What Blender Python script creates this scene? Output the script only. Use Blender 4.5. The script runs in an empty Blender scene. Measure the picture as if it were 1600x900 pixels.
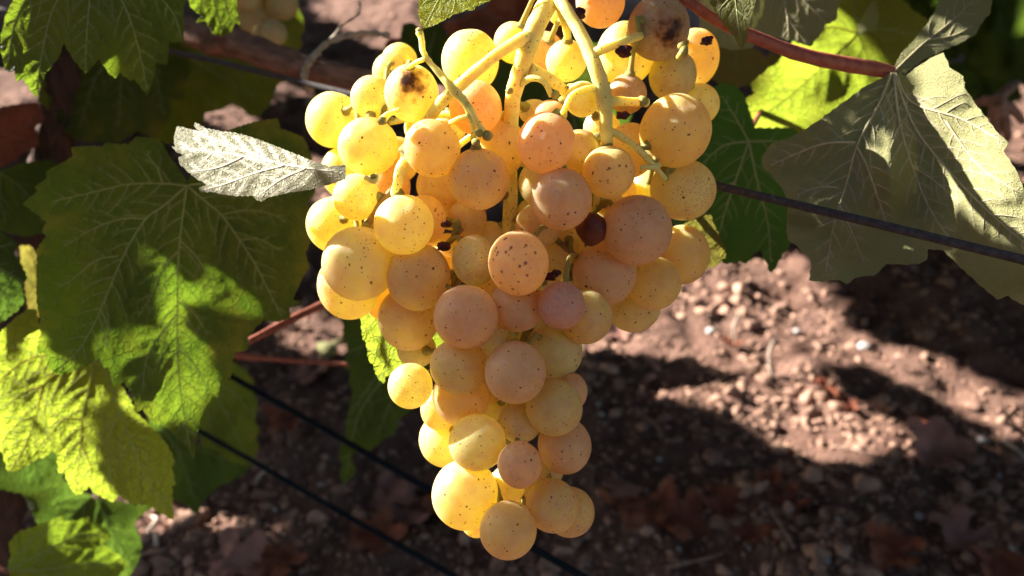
import bpy, math, random
import numpy as np
from mathutils import Vector, Matrix, geometry
random.seed(7); rng = np.random.default_rng(7)
scene = bpy.context.scene
COL = scene.collection

# ------------------------------------------------------------------ camera, sky, sun, exposure
F = 1256.0                                   # focal length in photo pixels (1600 wide)
CAM = np.array([0.0, 0.0, 0.65]); PITCH = math.radians(30)
cam_d = bpy.data.cameras.new('camera'); cam = bpy.data.objects.new('camera', cam_d); COL.objects.link(cam)
cam.location = CAM; cam.rotation_euler = (math.radians(90) - PITCH, 0, 0)
cam_d.sensor_width = 36; cam_d.lens = F / 1600 * 36; cam_d.clip_start = 0.01; cam_d.clip_end = 500
cam_d.dof.use_dof = True; cam_d.dof.focus_distance = 0.24; cam_d.dof.aperture_fstop = 12.0
scene.camera = cam
SUN = np.array([-0.79, 0.352, 0.49]); SUN /= np.linalg.norm(SUN)      # direction towards the sun
world = bpy.data.worlds.new('World'); scene.world = world; world.use_nodes = True
wn = world.node_tree.nodes; bg = wn['Background']
sky = wn.new('ShaderNodeTexSky'); sky.sky_type = 'NISHITA'; sky.sun_disc = False
sky.sun_elevation = math.asin(SUN[2]); sky.sun_rotation = math.atan2(SUN[0], SUN[1])
world.node_tree.links.new(sky.outputs[0], bg.inputs[0]); bg.inputs[1].default_value = 0.05
sun_d = bpy.data.lights.new('sun', 'SUN'); sun_d.energy = 5.0; sun_d.angle = math.radians(0.5); sun_d.color = (1.0, 0.93, 0.84)
sun = bpy.data.objects.new('sun', sun_d); COL.objects.link(sun)
sun.rotation_euler = Vector(SUN).to_track_quat('Z', 'Y').to_euler(); sun.location = (-2, 1, 3)
scene.view_settings.view_transform = 'Standard'; scene.view_settings.look = 'None'
scene.view_settings.gamma = 1; scene.view_settings.exposure = 2.25
SKY_BLOCKERS = True  # switch for the leaf screens added out of view to dim the sky
scene.cycles.max_bounces = 10; scene.cycles.transmission_bounces = 6; scene.cycles.diffuse_bounces = 5
scene.cycles.caustics_reflective = False; scene.cycles.caustics_refractive = False

# ------------------------------------------------------------------ helpers
CP, SP = math.cos(PITCH), math.sin(PITCH)
def ray(x, y):
    cx = (np.asarray(x, float) - 800) / F; cy = (450 - np.asarray(y, float)) / F
    return np.stack([cx + 0 * cy, CP + cy * SP + 0 * cx, -SP + cy * CP + 0 * cx], -1)
def P3(x, y, d):
    return CAM + ray(x, y) * np.asarray(d, float)[..., None]
def pix(p):
    q = np.asarray(p) - CAM
    dep = q[..., 1] * CP - q[..., 2] * SP; up = q[..., 1] * SP + q[..., 2] * CP
    dep = np.where(dep < 1e-4, 1e-4, dep)
    return 800 + F * q[..., 0] / dep, 450 - F * up / dep, dep
ROWN = np.array([0.595, 0.804, 0.0])                                    # the trellis plane the wires lie in
ROWC = float(P3(1115, 305, 0.30) @ ROWN)
def on_row(x, y, off=0.0):
    r = ray(x, y); return (ROWC + off) / float(r @ ROWN)
def inside(poly, x, y):
    x = np.asarray(x, float); y = np.asarray(y, float); r = np.zeros(x.shape, bool)
    n = len(poly)
    for i in range(n):
        x0, y0 = poly[i]; x1, y1 = poly[(i + 1) % n]
        if y0 == y1: continue
        r ^= ((y0 > y) != (y1 > y)) & (x < (x1 - x0) * (y - y0) / (y1 - y0) + x0)
    return r
def _h(ix, iy, iz, s):
    n = (ix.astype(np.int64) * 73856093) ^ (iy.astype(np.int64) * 19349663) ^ (iz.astype(np.int64) * 83492791) ^ (s * 2654435)
    n = (n ^ (n >> 13)) * 1274126177 & 0x7fffffff
    n = (n ^ (n >> 16)) & 0xffffff
    return n / float(0xffffff)
def noise(x, y, z=0.0, s=1):
    x, y, z = np.broadcast_arrays(np.asarray(x, float), np.asarray(y, float), np.asarray(z, float))
    ix, iy, iz = np.floor(x), np.floor(y), np.floor(z); fx, fy, fz = x - ix, y - iy, z - iz
    fx, fy, fz = [f * f * (3 - 2 * f) for f in (fx, fy, fz)]
    r = 0
    for a in (0, 1):
        for b in (0, 1):
            for c in (0, 1):
                w = (fx if a else 1 - fx) * (fy if b else 1 - fy) * (fz if c else 1 - fz)
                r = r + w * _h(ix + a, iy + b, iz + c, s)
    return r * 2 - 1
def fbm(x, y, z=0.0, o=3, s=1):
    r = 0; a = 1.0; f = 1.0
    for i in range(o): r = r + a * noise(x * f, y * f, z * f, s + i); a *= .5; f *= 2.03
    return r

WPOS = {}
def link(o, parent=None, origin=(0, 0, 0)):
    COL.objects.link(o); origin = np.asarray(origin, float); WPOS[o.name] = origin
    if parent is not None:
        o.parent = parent; o.location = origin - WPOS[parent.name]
    else: o.location = origin
    return o
def tag(o, label=None, cat=None, group=None, kind=None):
    if label: o['label'] = label
    if cat: o['category'] = cat
    if group: o['group'] = group
    if kind: o['kind'] = kind
    return o
def empty(name, origin, label, cat, group=None):
    o = bpy.data.objects.new(name, None); o.empty_display_size = .01
    link(o, None, origin); return tag(o, label, cat, group)
def meshobj(name, V, Fc, mat, parent=None, origin=None, smooth=True, attrs=None):
    V = np.asarray(V, float)
    if origin is None: origin = V.mean(0) if parent is None else WPOS[parent.name]
    me = bpy.data.meshes.new(name)
    me.from_pydata((V - np.asarray(origin)).tolist(), [], [tuple(int(i) for i in f) for f in Fc])
    if smooth: me.polygons.foreach_set('use_smooth', [True] * len(me.polygons))
    for k, a in (attrs or {}).items():
        at = me.attributes.new(k, 'FLOAT', 'POINT'); at.data.foreach_set('value', np.asarray(a, np.float32))
    me.materials.append(mat); me.update()
    return link(bpy.data.objects.new(name, me), parent, origin)
class Geo:
    def __init__(s): s.V = []; s.F = []; s.n = 0; s.A = []
    def add(s, V, Fc, a=0.0):
        V = np.asarray(V, float); s.V.append(V); s.F += [tuple(i + s.n for i in f) for f in Fc]
        s.n += len(V); s.A.append(np.full(len(V), a))
    def build(s, name, mat, parent=None, origin=None, smooth=True):
        return meshobj(name, np.concatenate(s.V), s.F, mat, parent, origin, smooth, {'tint': np.concatenate(s.A)})
def catmull(P, k=6):
    P = np.asarray(P, float); n = len(P)
    if n < 3: return np.array([P[0] + (P[-1] - P[0]) * t for t in np.linspace(0, 1, k + 1)])
    Q = np.vstack([2 * P[0] - P[1], P, 2 * P[-1] - P[-2]]); out = []
    for i in range(1, n):
        p0, p1, p2, p3 = Q[i - 1], Q[i], Q[i + 1], Q[i + 2]
        for t in np.arange(k) / k:
            out.append(.5 * ((2 * p1) + (-p0 + p2) * t + (2 * p0 - 5 * p1 + 4 * p2 - p3) * t * t + (-p0 + 3 * p1 - 3 * p2 + p3) * t ** 3))
    out.append(P[-1]); return np.array(out)
def tube(P, R, sides=10, k=6, wob=0.0, seed=0, caps=True):
    """P control points, R radii at them -> verts, faces"""
    PR = catmull(np.column_stack([np.asarray(P, float), np.asarray(R, float)]), k)
    C = PR[:, :3]; r = np.maximum(PR[:, 3], 1e-5); n = len(C)
    T = np.gradient(C, axis=0); T /= np.linalg.norm(T, axis=1)[:, None] + 1e-12
    u = np.cross(T[0], [0.3, 0.2, 0.93]); u /= np.linalg.norm(u); V = []
    for i in range(n):
        u = u - T[i] * (u @ T[i]); u /= np.linalg.norm(u); w = np.cross(T[i], u)
        for j in range(sides):
            a = 2 * math.pi * j / sides
            rr = r[i] * (1 + (wob * float(noise(i * .7 + seed, j * 2.1, seed)) if wob else 0))
            V.append(C[i] + rr * (math.cos(a) * u + math.sin(a) * w))
    Fc = [(i * sides + j, i * sides + (j + 1) % sides, (i + 1) * sides + (j + 1) % sides, (i + 1) * sides + j) for i in range(n - 1) for j in range(sides)]
    if caps:
        Fc.append(tuple(range(sides))[::-1]); Fc.append(tuple((n - 1) * sides + j for j in range(sides)))
    return np.array(V), Fc
def ico(sub=1):
    import bmesh
    bm = bmesh.new(); bmesh.ops.create_icosphere(bm, subdivisions=sub, radius=1)
    V = np.array([v.co[:] for v in bm.verts]); Fc = [tuple(v.index for v in f.verts) for f in bm.faces]; bm.free(); return V, Fc
def blob(center, rad, seed, sub=2, amp=.3, squash=(1, 1, 1)):
    V, Fc = ICO[sub]; d = 1 + amp * fbm(V[:, 0] * 1.7 + seed * 9.1, V[:, 1] * 1.7, V[:, 2] * 1.7, 2)
    return np.asarray(center) + V * d[:, None] * rad * np.asarray(squash), Fc
ICO = {1: ico(1), 2: ico(2), 3: ico(3)}

# ------------------------------------------------------------------ materials
def newmat(name):
    m = bpy.data.materials.new(name); m.use_nodes = True; nt = m.node_tree
    b = nt.nodes['Principled BSDF']; return m, nt, b
def N(nt, t, **kw):
    n = nt.nodes.new('ShaderNode' + t)
    for k, v in kw.items():
        if k.startswith('i_'):
            key = k[2:].replace('_', ' '); n.inputs[key].default_value = v
        else: setattr(n, k, v)
    return n
def mixc(nt, fac, a, b, mode='MIX'):
    n = nt.nodes.new('ShaderNodeMix'); n.data_type = 'RGBA'; n.blend_type = mode
    for idx, v in ((0, fac), (6, a), (7, b)):
        if hasattr(v, 'is_output') or isinstance(v, bpy.types.NodeSocket): nt.links.new(v, n.inputs[idx])
        elif idx == 0: n.inputs[0].default_value = v
        else: n.inputs[idx].default_value = (*v, 1)
    return n.outputs[2]
def maprange(nt, v, a, b, c=0.0, d=1.0):
    n = N(nt, 'MapRange'); nt.links.new(v, n.inputs[0])
    for i, x in zip((1, 2, 3, 4), (a, b, c, d)): n.inputs[i].default_value = x
    return n.outputs[0]
def math_(nt, op, a, b=None):
    n = N(nt, 'Math', operation=op)
    for i, v in enumerate((a, b)):
        if v is None: continue
        if isinstance(v, bpy.types.NodeSocket): nt.links.new(v, n.inputs[i])
        else: n.inputs[i].default_value = v
    return n.outputs[0]
def tex(nt, kind, co, scale, **kw):
    n = N(nt, kind, **kw); n.inputs['Scale'].default_value = scale
    if co is not None: nt.links.new(co, n.inputs['Vector'])
    return n

def mat_leaf(name, base, mott, trans, tmott, veincol, gloss=.55, tw=.5, bump=.5, net=260, under=False, spots=0.0):
    m, nt, b = newmat(name); L = nt.links.new
    co = N(nt, 'TexCoord').outputs['Object']; vd = N(nt, 'Attribute', attribute_name='vd').outputs['Fac']
    n1 = tex(nt, 'TexNoise', co, 75); n1.inputs['Detail'].default_value = 4; n1.inputs['Roughness'].default_value = .6
    n2 = tex(nt, 'TexNoise', co, 500); n2.inputs['Detail'].default_value = 3
    # warped cell network = the smallest veins
    wv = N(nt, 'VectorMath', operation='MULTIPLY_ADD'); wn_ = tex(nt, 'TexNoise', co, 300)
    L(wn_.outputs['Color'], wv.inputs[0]); wv.inputs[1].default_value = (.003,) * 3; L(co, wv.inputs[2])
    vo = tex(nt, 'TexVoronoi', wv.outputs[0], net, feature='DISTANCE_TO_EDGE')
    vo2 = tex(nt, 'TexVoronoi', wv.outputs[0], net * 3.1, feature='DISTANCE_TO_EDGE')
    edge = maprange(nt, vo.outputs['Distance'], 0, .09, 1, 0); edge2 = maprange(nt, vo2.outputs['Distance'], 0, .12, 1, 0)
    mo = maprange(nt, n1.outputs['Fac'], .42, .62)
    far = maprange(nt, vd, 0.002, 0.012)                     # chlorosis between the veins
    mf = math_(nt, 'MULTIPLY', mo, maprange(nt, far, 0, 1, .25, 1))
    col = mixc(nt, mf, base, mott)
    col = mixc(nt, math_(nt, 'MULTIPLY', n2.outputs['Fac'], .25), col, tuple(c * .5 for c in base))
    col = mixc(nt, math_(nt, 'MULTIPLY', edge, .38 if not under else .28), col, veincol)
    col = mixc(nt, math_(nt, 'MULTIPLY', edge2, .12 if not under else .2), col, veincol)
    near = maprange(nt, vd, 0.0, 0.0009, .75, 0)
    col = mixc(nt, near, col, veincol)
    if spots:
        sv = tex(nt, 'TexVoronoi', co, 170); sp = maprange(nt, sv.outputs['Distance'], .1, .16, spots, 0)
        col = mixc(nt, sp, col, (.05, .02, .01))
    tc = mixc(nt, mf, trans, tmott)
    tc = mixc(nt, math_(nt, 'MULTIPLY', edge, .45), tc, tuple(c * .45 for c in trans))
    tc = mixc(nt, math_(nt, 'MULTIPLY', near, .8), tc, tuple(c * .4 for c in trans))
    L(col, b.inputs['Base Color']); b.inputs['Roughness'].default_value = gloss
    b.inputs['Specular IOR Level'].default_value = .18 if not under else .12
    h = math_(nt, 'ADD', math_(nt, 'MULTIPLY', edge, -1.0 if not under else 1.4), math_(nt, 'MULTIPLY', n2.outputs['Fac'], .5))
    h = math_(nt, 'ADD', h, math_(nt, 'MULTIPLY', edge2, -.35 if not under else .5))
    bp = N(nt, 'Bump'); bp.inputs['Strength'].default_value = bump; bp.inputs['Distance'].default_value = .0006
    L(h, bp.inputs['Height']); L(bp.outputs[0], b.inputs['Normal'])
    tr = N(nt, 'BsdfTranslucent'); L(tc, tr.inputs['Color']); L(bp.outputs[0], tr.inputs['Normal'])
    mx = N(nt, 'MixShader'); mx.inputs[0].default_value = tw
    L(b.outputs[0], mx.inputs[1]); L(tr.outputs[0], mx.inputs[2]); L(mx.outputs[0], nt.nodes['Material Output'].inputs[0])
    return m
LM = dict(
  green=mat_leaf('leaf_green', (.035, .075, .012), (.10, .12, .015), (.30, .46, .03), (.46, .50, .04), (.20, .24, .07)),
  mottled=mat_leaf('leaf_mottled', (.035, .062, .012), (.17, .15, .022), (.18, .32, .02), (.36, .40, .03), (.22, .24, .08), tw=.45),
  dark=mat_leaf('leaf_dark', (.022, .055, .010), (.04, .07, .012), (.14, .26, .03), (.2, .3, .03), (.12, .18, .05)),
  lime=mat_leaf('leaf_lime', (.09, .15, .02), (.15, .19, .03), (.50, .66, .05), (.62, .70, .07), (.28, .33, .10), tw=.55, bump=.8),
  under=mat_leaf('leaf_underside', (.33, .335, .15), (.36, .345, .15), (.22, .23, .05), (.26, .25, .06), (.44, .40, .24), gloss=.7, tw=.3, bump=.6, under=True, net=620),
  hairy=mat_leaf('leaf_hairy', (.20, .20, .12), (.16, .145, .085), (.4, .4, .16), (.4, .36, .14), (.85, .82, .62), gloss=.6, tw=.15, bump=.9, under=True, net=430),
  olive=mat_leaf('leaf_olive', (.12, .13, .03), (.2, .15, .04), (.32, .30, .05), (.4, .3, .06), (.2, .2, .08), spots=.7),
  fresh=mat_leaf('leaf_fresh_green', (.03, .115, .02), (.045, .13, .02), (.14, .32, .03), (.2, .36, .03), (.14, .26, .07)),
  blocker=mat_leaf('leaf_blocker_dull', (.05, .05, .015), (.09, .06, .02), (.10, .09, .02), (.14, .10, .02), (.12, .11, .05), tw=.3, gloss=.7),  # brownish so the added off-frame leaves do not tint the fill green
  brown=mat_leaf('leaf_dead', (.27, .08, .045), (.34, .15, .09), (.3, .09, .03), (.35, .14, .05), (.1, .04, .025), tw=.2, gloss=.6),
  pinkdead=mat_leaf('leaf_faded', (.40, .21, .17), (.28, .13, .10), (.3, .12, .08), (.3, .14, .08), (.14, .07, .05), tw=.12, gloss=.7),
)
def mat_simple(name, c1, c2, scale=200, rough=.6, bump=.3, bdist=.0005, stretch=None, sss=0, speck=None, tint=False):
    m, nt, b = newmat(name); L = nt.links.new
    co = N(nt, 'TexCoord').outputs['Object']; src = co
    if stretch:
        mp = N(nt, 'Mapping'); L(co, mp.inputs['Vector']); mp.inputs['Scale'].default_value = stretch; src = mp.outputs[0]
    n = tex(nt, 'TexNoise', src, scale); n.inputs['Detail'].default_value = 5
    col = mixc(nt, maprange(nt, n.outputs['Fac'], .35, .65), c1, c2)
    if tint:
        a = N(nt, 'Attribute', attribute_name='tint').outputs['Fac']
        col = mixc(nt, a, col, tuple(min(1, c * 1.9) for c in c2))
    if speck:
        v = tex(nt, 'TexVoronoi', co, speck[0]); col = mixc(nt, maprange(nt, v.outputs['Distance'], speck[1], speck[1] + .06, .9, 0), col, speck[2])
    L(col, b.inputs['Base Color']); b.inputs['Roughness'].default_value = rough
    b.inputs['Specular IOR Level'].default_value = .3
    if sss: b.inputs['Subsurface Weight'].default_value = sss; b.inputs['Subsurface Radius'].default_value = (1, .7, .25); b.inputs['Subsurface Scale'].default_value = .005
    bp = N(nt, 'Bump'); bp.inputs['Strength'].default_value = bump; bp.inputs['Distance'].default_value = bdist
    L(n.outputs['Fac'], bp.inputs['Height']); L(bp.outputs[0], b.inputs['Normal'])
    return m
M_stem = mat_simple('stem_green', (.84, .76, .26), (.74, .66, .20), 300, .5, .5, .0006, sss=.9, speck=(700, .13, (.12, .05, .02)))
M_stemdark = mat_simple('stem_brown', (.26, .15, .05), (.38, .24, .07), 300, .6, .5, .0005, sss=.3)
M_receptacle = mat_simple('receptacle', (.38, .36, .09), (.30, .25, .07), 600, .6, .6, .0004, sss=.3, speck=(900, .16, (.06, .03, .02)))
M_vein = mat_simple('vein_pale', (.30, .33, .13), (.24, .28, .10), 400, .5, .2, sss=0)
M_veinlime = mat_simple('vein_lime', (.34, .42, .13), (.26, .34, .08), 400, .5, .2, sss=.3)
M_veinunder = mat_simple('vein_underside', (.40, .33, .18), (.46, .42, .26), 400, .65, .5, .0003, sss=.2)
M_veinhairy = mat_simple('vein_hairy', (.78, .74, .48), (.82, .80, .58), 900, .7, .8, .0003, sss=.2)
M_redstalk = mat_simple('leaf_stalk_red', (.30, .075, .055), (.40, .13, .085), 350, .5, .5, .0003, sss=.3)
M_brownstalk = mat_simple('leaf_stalk_brown', (.20, .055, .035), (.30, .10, .06), 300, .6, .4)
M_cane = mat_simple('cane_bark', (.125, .06, .037), (.25, .13, .085), 90, .8, 1.0, .0012, stretch=(1, 1, 3))
M_trunk = mat_simple('old_bark', (.045, .025, .018), (.09, .05, .035), 60, .9, 1.0, .004, stretch=(3, 3, .5))
M_wire = mat_simple('wire_dull', (.055, .05, .052), (.09, .08, .08), 500, .7, .4, .0002)
M_wire.node_tree.nodes['Principled BSDF'].inputs['Metallic'].default_value = .1
M_wireblack = mat_simple('wire_black', (.008, .012, .016), (.014, .02, .026), 400, .6, .2, .0002)
M_wire.node_tree.nodes['Principled BSDF'].inputs['Specular IOR Level'].default_value = .0
M_wireblack.node_tree.nodes['Principled BSDF'].inputs['Specular IOR Level'].default_value = .0
M_raffia = mat_simple('raffia', (.30, .24, .18), (.42, .35, .27), 300, .7, .5, .0004)
M_dry = mat_simple('dried_berry_skin', (.045, .006, .008), (.10, .014, .012), 500, .35, 1.0, .0008)
M_maroon = mat_simple('maroon_skin', (.10, .022, .012), (.17, .045, .02), 350, .45, .6, .0006, sss=.2)
M_twig = mat_simple('dry_twig', (.20, .12, .09), (.34, .23, .17), 150, .8, .6, .0008)
M_pale = mat_simple('bleached_stem', (.46, .36, .28), (.60, .50, .40), 150, .8, .6, .0008)
M_stone = mat_simple('pale_pebble', (.46, .44, .42), (.36, .33, .32), 120, .7, .5, .0008)
M_soil = mat_simple('soil_crumbs', (.18, .10, .07), (.30, .185, .132), 160, .9, 1.0, .0018, tint=True)

# ground: red-brown soil
M_ground, nt, b = newmat('soil'); L = nt.links.new
co = N(nt, 'TexCoord').outputs['Object']
n1 = tex(nt, 'TexNoise', co, 9); n1.inputs['Detail'].default_value = 8
n2 = tex(nt, 'TexNoise', co, 130); n2.inputs['Detail'].default_value = 6; n2.inputs['Roughness'].default_value = .7
vg = tex(nt, 'TexVoronoi', co, 160)
c = mixc(nt, maprange(nt, n1.outputs['Fac'], .35, .65), (.15, .08, .058), (.24, .14, .105))
c = mixc(nt, maprange(nt, n2.outputs['Fac'], .4, .65, 0, .6), c, (.08, .045, .035))
c = mixc(nt, maprange(nt, vg.outputs['Distance'], .06, .12, .5, 0), c, (.42, .33, .28))
L(c, b.inputs['Base Color']); b.inputs['Roughness'].default_value = .95; b.inputs['Specular IOR Level'].default_value = .2
bp = N(nt, 'Bump'); bp.inputs['Strength'].default_value = 1; bp.inputs['Distance'].default_value = .006; L(n2.outputs['Fac'], bp.inputs['Height']); L(bp.outputs[0], b.inputs['Normal'])

# grapes: waxy translucent skin, base colour from the object's own colour, lenticel specks, optional russet / rot
def mat_grape(name, mode=None, pd=(0, -.85, .5), psize=.55, dense=0):
    m, nt, b = newmat(name); L = nt.links.new
    co = N(nt, 'TexCoord').outputs['Object']; oi = N(nt, 'ObjectInfo')
    off = N(nt, 'VectorMath', operation='MULTIPLY_ADD'); cmb = N(nt, 'CombineXYZ')
    for i in range(3): L(oi.outputs['Random'], cmb.inputs[i])
    L(cmb.outputs[0], off.inputs[0]); off.inputs[1].default_value = (37, 61, 83); L(co, off.inputs[2]); cr = off.outputs[0]
    base = oi.outputs['Color']
    nz = tex(nt, 'TexNoise', cr, 1.6); nz.inputs['Detail'].default_value = 3
    col = mixc(nt, maprange(nt, nz.outputs['Fac'], .4, .7, 0, .5), base, (.74, .42, .24))          # faint pink blush
    nb = tex(nt, 'TexNoise', cr, 5); nb.inputs['Detail'].default_value = 5
    bloom = maprange(nt, nb.outputs['Fac'], .3, .7, .05, .34)
    col = mixc(nt, bloom, col, (.95, .84, .66))
    cells = tex(nt, 'TexVoronoi', cr, 14); cells.inputs['Randomness'].default_value = .7
    wsp = N(nt, 'VectorMath', operation='MULTIPLY_ADD'); wq = tex(nt, 'TexNoise', cr, 9); L(wq.outputs['Color'], wsp.inputs[0]); wsp.inputs[1].default_value = (.10,) * 3; L(cr, wsp.inputs[2])
    # green flesh showing through near the sides
    def specks(scale, th, dark, amt, keep=.35):
        v = tex(nt, 'TexVoronoi', wsp.outputs[0], scale)
        k = N(nt, 'SeparateColor'); L(v.outputs['Color'], k.inputs[0])
        sz = maprange(nt, k.outputs[1], 0, 1, th * .3, th * 1.35)
        d = math_(nt, 'SUBTRACT', v.outputs['Distance'], sz)
        a = maprange(nt, d, -.02, .015, amt, 0)
        return math_(nt, 'MULTIPLY', a, maprange(nt, k.outputs[0], keep, keep + .01)), dark
    for sc, th, dk, am, kp in ((3.4, .115, (.13, .028, .012), .95, .05), (7.0, .14, (.20, .05, .02), .9, .45)):
        a, dk = specks(sc, th, dk, am, kp); col = mixc(nt, a, col, dk)
    rq = tex(nt, 'TexNoise', cr, 1.3); rw = tex(nt, 'TexVoronoi', wsp.outputs[0], 13); rk = maprange(nt, rw.outputs['Distance'], .16, .30, .7, 0)
    col = mixc(nt, math_(nt, 'MULTIPLY', rk, maprange(nt, rq.outputs['Fac'], .60, .68)), col, (.36, .15, .06))
    if mode:
        dt = N(nt, 'VectorMath', operation='DISTANCE'); L(co, dt.inputs[0]); dt.inputs[1].default_value = pd
        nn = tex(nt, 'TexNoise', co, 3.2); nn.inputs['Detail'].default_value = 6
        dd = math_(nt, 'ADD', dt.outputs['Value'], math_(nt, 'MULTIPLY', math_(nt, 'SUBTRACT', nn.outputs['Fac'], .5), 1.3))
        if mode == 'rot':
            col = mixc(nt, maprange(nt, dd, psize * .55, psize * 1.15, .8, 0), col, (.42, .16, .05))
            col = mixc(nt, maprange(nt, dd, psize * .25, psize * .75, .97, 0), col, (.045, .014, .012))
        elif mode == 'russet':
            rv = tex(nt, 'TexVoronoi', cr, 16); rn = tex(nt, 'TexNoise', cr, 22)
            k = maprange(nt, math_(nt, 'ADD', rv.outputs['Distance'], math_(nt, 'MULTIPLY', rn.outputs['Fac'], .3)), .28, .46, .85, 0)
            col = mixc(nt, math_(nt, 'MULTIPLY', k, maprange(nt, dd, psize * .8, psize * 1.5, 1, 0)), col, (.34, .13, .05))
        elif mode == 'blotch':
            rv = tex(nt, 'TexVoronoi', cr, 3.4)
            k = maprange(nt, math_(nt, 'ADD', rv.outputs['Distance'], math_(nt, 'MULTIPLY', nn.outputs['Fac'], .25)), .26, .36, .85, 0)
            col = mixc(nt, math_(nt, 'MULTIPLY', k, maprange(nt, dd, psize, psize * 1.4, 1, 0)), col, (.20, .05, .03))
    L(col, b.inputs['Base Color']); b.inputs['Roughness'].default_value = .4; b.inputs['Specular IOR Level'].default_value = .4
    rr = maprange(nt, nb.outputs['Fac'], .3, .7, .28, .55); L(rr, b.inputs['Roughness'])
    b.inputs['Subsurface Weight'].default_value = .6; b.inputs['Subsurface Radius'].default_value = (1.0, .72, .14)
    b.inputs['Subsurface Scale'].default_value = .0075; b.inputs['Subsurface Anisotropy'].default_value = .3
    bp = N(nt, 'Bump'); bp.inputs['Strength'].default_value = .15; bp.inputs['Distance'].default_value = .0003
    L(cells.outputs['Distance'], bp.inputs['Height']); L(bp.outputs[0], b.inputs['Normal'])
    tr = N(nt, 'BsdfTranslucent'); L(mixc(nt, 1.0, col, (1.0, .96, .42), 'MULTIPLY'), tr.inputs['Color'])      # thin waxy skin over clear flesh
    mx = N(nt, 'MixShader'); mx.inputs[0].default_value = .44; L(b.outputs[0], mx.inputs[1]); L(tr.outputs[0], mx.inputs[2]); L(mx.outputs[0], nt.nodes['Material Output'].inputs[0])
    return m
GM = {'': mat_grape('grape_skin'), 'rotA': mat_grape('grape_skin_rot_spot', 'rot', (.12, -.75, .62), .62),
      'rotB': mat_grape('grape_skin_bruise', 'rot', (.25, -.95, .1), .62),
      'russ': mat_grape('grape_skin_russet', 'russet', (.15, -.95, .2), .75),
      'blotch': mat_grape('grape_skin_blotched', 'blotch', (-.15, -.9, .35), .95),
      'bruise': mat_grape('grape_skin_bruised_patch', 'blotch', (.45, -.75, .45), .45)}

# ------------------------------------------------------------------ ground and soil
def gheight(x, y):
    return .020 * fbm(x * 2.2, y * 2.2, s=3, o=2) + .012 * fbm(x * 9, y * 9, s=11, o=3) + .006 * fbm(x * 38, y * 38, s=21, o=3)
def grow(a0, a1, st, end, f=1.12):
    c = list(np.arange(a0, a1, st)); s = st
    while c[-1] < end: s *= f; c.append(c[-1] + s)
    return c
xs = grow(-.0, 1.5, .006, 45); xn = grow(0, 1.3, .006, 45); xs = np.array([-v for v in xn[:0:-1]] + xs)
ys = np.array([.2 - v for v in grow(0, .02, .01, 30, 1.25)[:0:-1]] + list(np.array(grow(.2, 2.0, .006, 60, 1.035))))
X, Y = np.meshgrid(xs, ys); Zg = gheight(X, Y)
V = np.stack([X, Y, Zg], -1).reshape(-1, 3); nx = len(xs)
me = bpy.data.meshes.new('ground')
i, j = np.meshgrid(np.arange(len(ys) - 1), np.arange(nx - 1), indexing='ij')
q = np.stack([i * nx + j, i * nx + j + 1, (i + 1) * nx + j + 1, (i + 1) * nx + j], -1).reshape(-1)
me.vertices.add(len(V)); me.vertices.foreach_set('co', V.ravel()); nf = len(q) // 4
me.loops.add(len(q)); me.loops.foreach_set('vertex_index', q.astype(np.int32)); me.polygons.add(nf)
me.polygons.foreach_set('loop_start', np.arange(nf, dtype=np.int32) * 4); me.polygons.foreach_set('use_smooth', [True] * nf)
me.update(); me.validate(); me.materials.append(M_ground)
g = link(bpy.data.objects.new('ground', me)); tag(g, 'reddish brown vineyard soil in sun and shade', None, None, 'structure')
def ground_at(x, y):
    r = ray(x, y); t = CAM[2] / -r[2]
    for _ in range(4):
        p = CAM + r * t; t = (CAM[2] - float(gheight(p[0], p[1]))) / -r[2]
    return CAM + r * t
def crumbs(name, n, smin, smax, sub, label, seed, zlift=.12, far=5.0):
    r = np.random.default_rng(seed); base, bf = ICO[sub]; nv = len(base)
    px_ = r.uniform(-120, 1720, n); py_ = r.uniform(-60, 980, n) ** 1.0
    rr = ray(px_, py_); t = CAM[2] / -rr[:, 2]; p = CAM + rr * t[:, None]
    keep = (p[:, 1] < far) & ((sub == 1) | (noise(p[:, 0] * 7, p[:, 1] * 7, s=8) > r.uniform(-.9, .35, n))); p = p[keep]; n = len(p)
    p[:, :2] += r.normal(0, .01, (n, 2)); p[:, 2] = gheight(p[:, 0], p[:, 1])
    rad = smin * (smax / smin) ** (r.random(n) ** 1.7)
    cl = noise(p[:, 0] * 9, p[:, 1] * 9, s=5); rad *= (1 + .5 * cl)
    ang = r.uniform(0, 6.28, n); sq = r.uniform(.4, 1.3, (n, 3))
    B = base[None] * (1 + .32 * r.normal(0, 1, (n, nv, 1)) * (.8 if sub == 1 else .62))
    B = B * sq[:, None, :]; ca, sa = np.cos(ang), np.sin(ang)
    Bx = B[..., 0] * ca[:, None] - B[..., 1] * sa[:, None]; By = B[..., 0] * sa[:, None] + B[..., 1] * ca[:, None]
    V = np.stack([Bx, By, B[..., 2] * .8], -1) * rad[:, None, None] + p[:, None, :]; V[..., 2] += (rad * zlift)[:, None]
    V = V.reshape(-1, 3); fa = (np.array(bf)[None] + (np.arange(n) * nv)[:, None, None]).reshape(-1)
    me = bpy.data.meshes.new(name); me.vertices.add(len(V)); me.vertices.foreach_set('co', V.ravel())
    me.loops.add(len(fa)); me.loops.foreach_set('vertex_index', fa.astype(np.int32)); nf = len(fa) // 3
    me.polygons.add(nf); me.polygons.foreach_set('loop_start', np.arange(nf, dtype=np.int32) * 3)
    me.polygons.foreach_set('use_smooth', [True] * nf)
    me.update(); at = me.attributes.new('tint', 'FLOAT', 'POINT')
    at.data.foreach_set('value', np.repeat((r.random(n) ** 3 * .75), nv).astype(np.float32)); me.materials.append(M_soil)
    return tag(link(bpy.data.objects.new(name, me)), label, 'soil', None, 'stuff')
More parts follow.
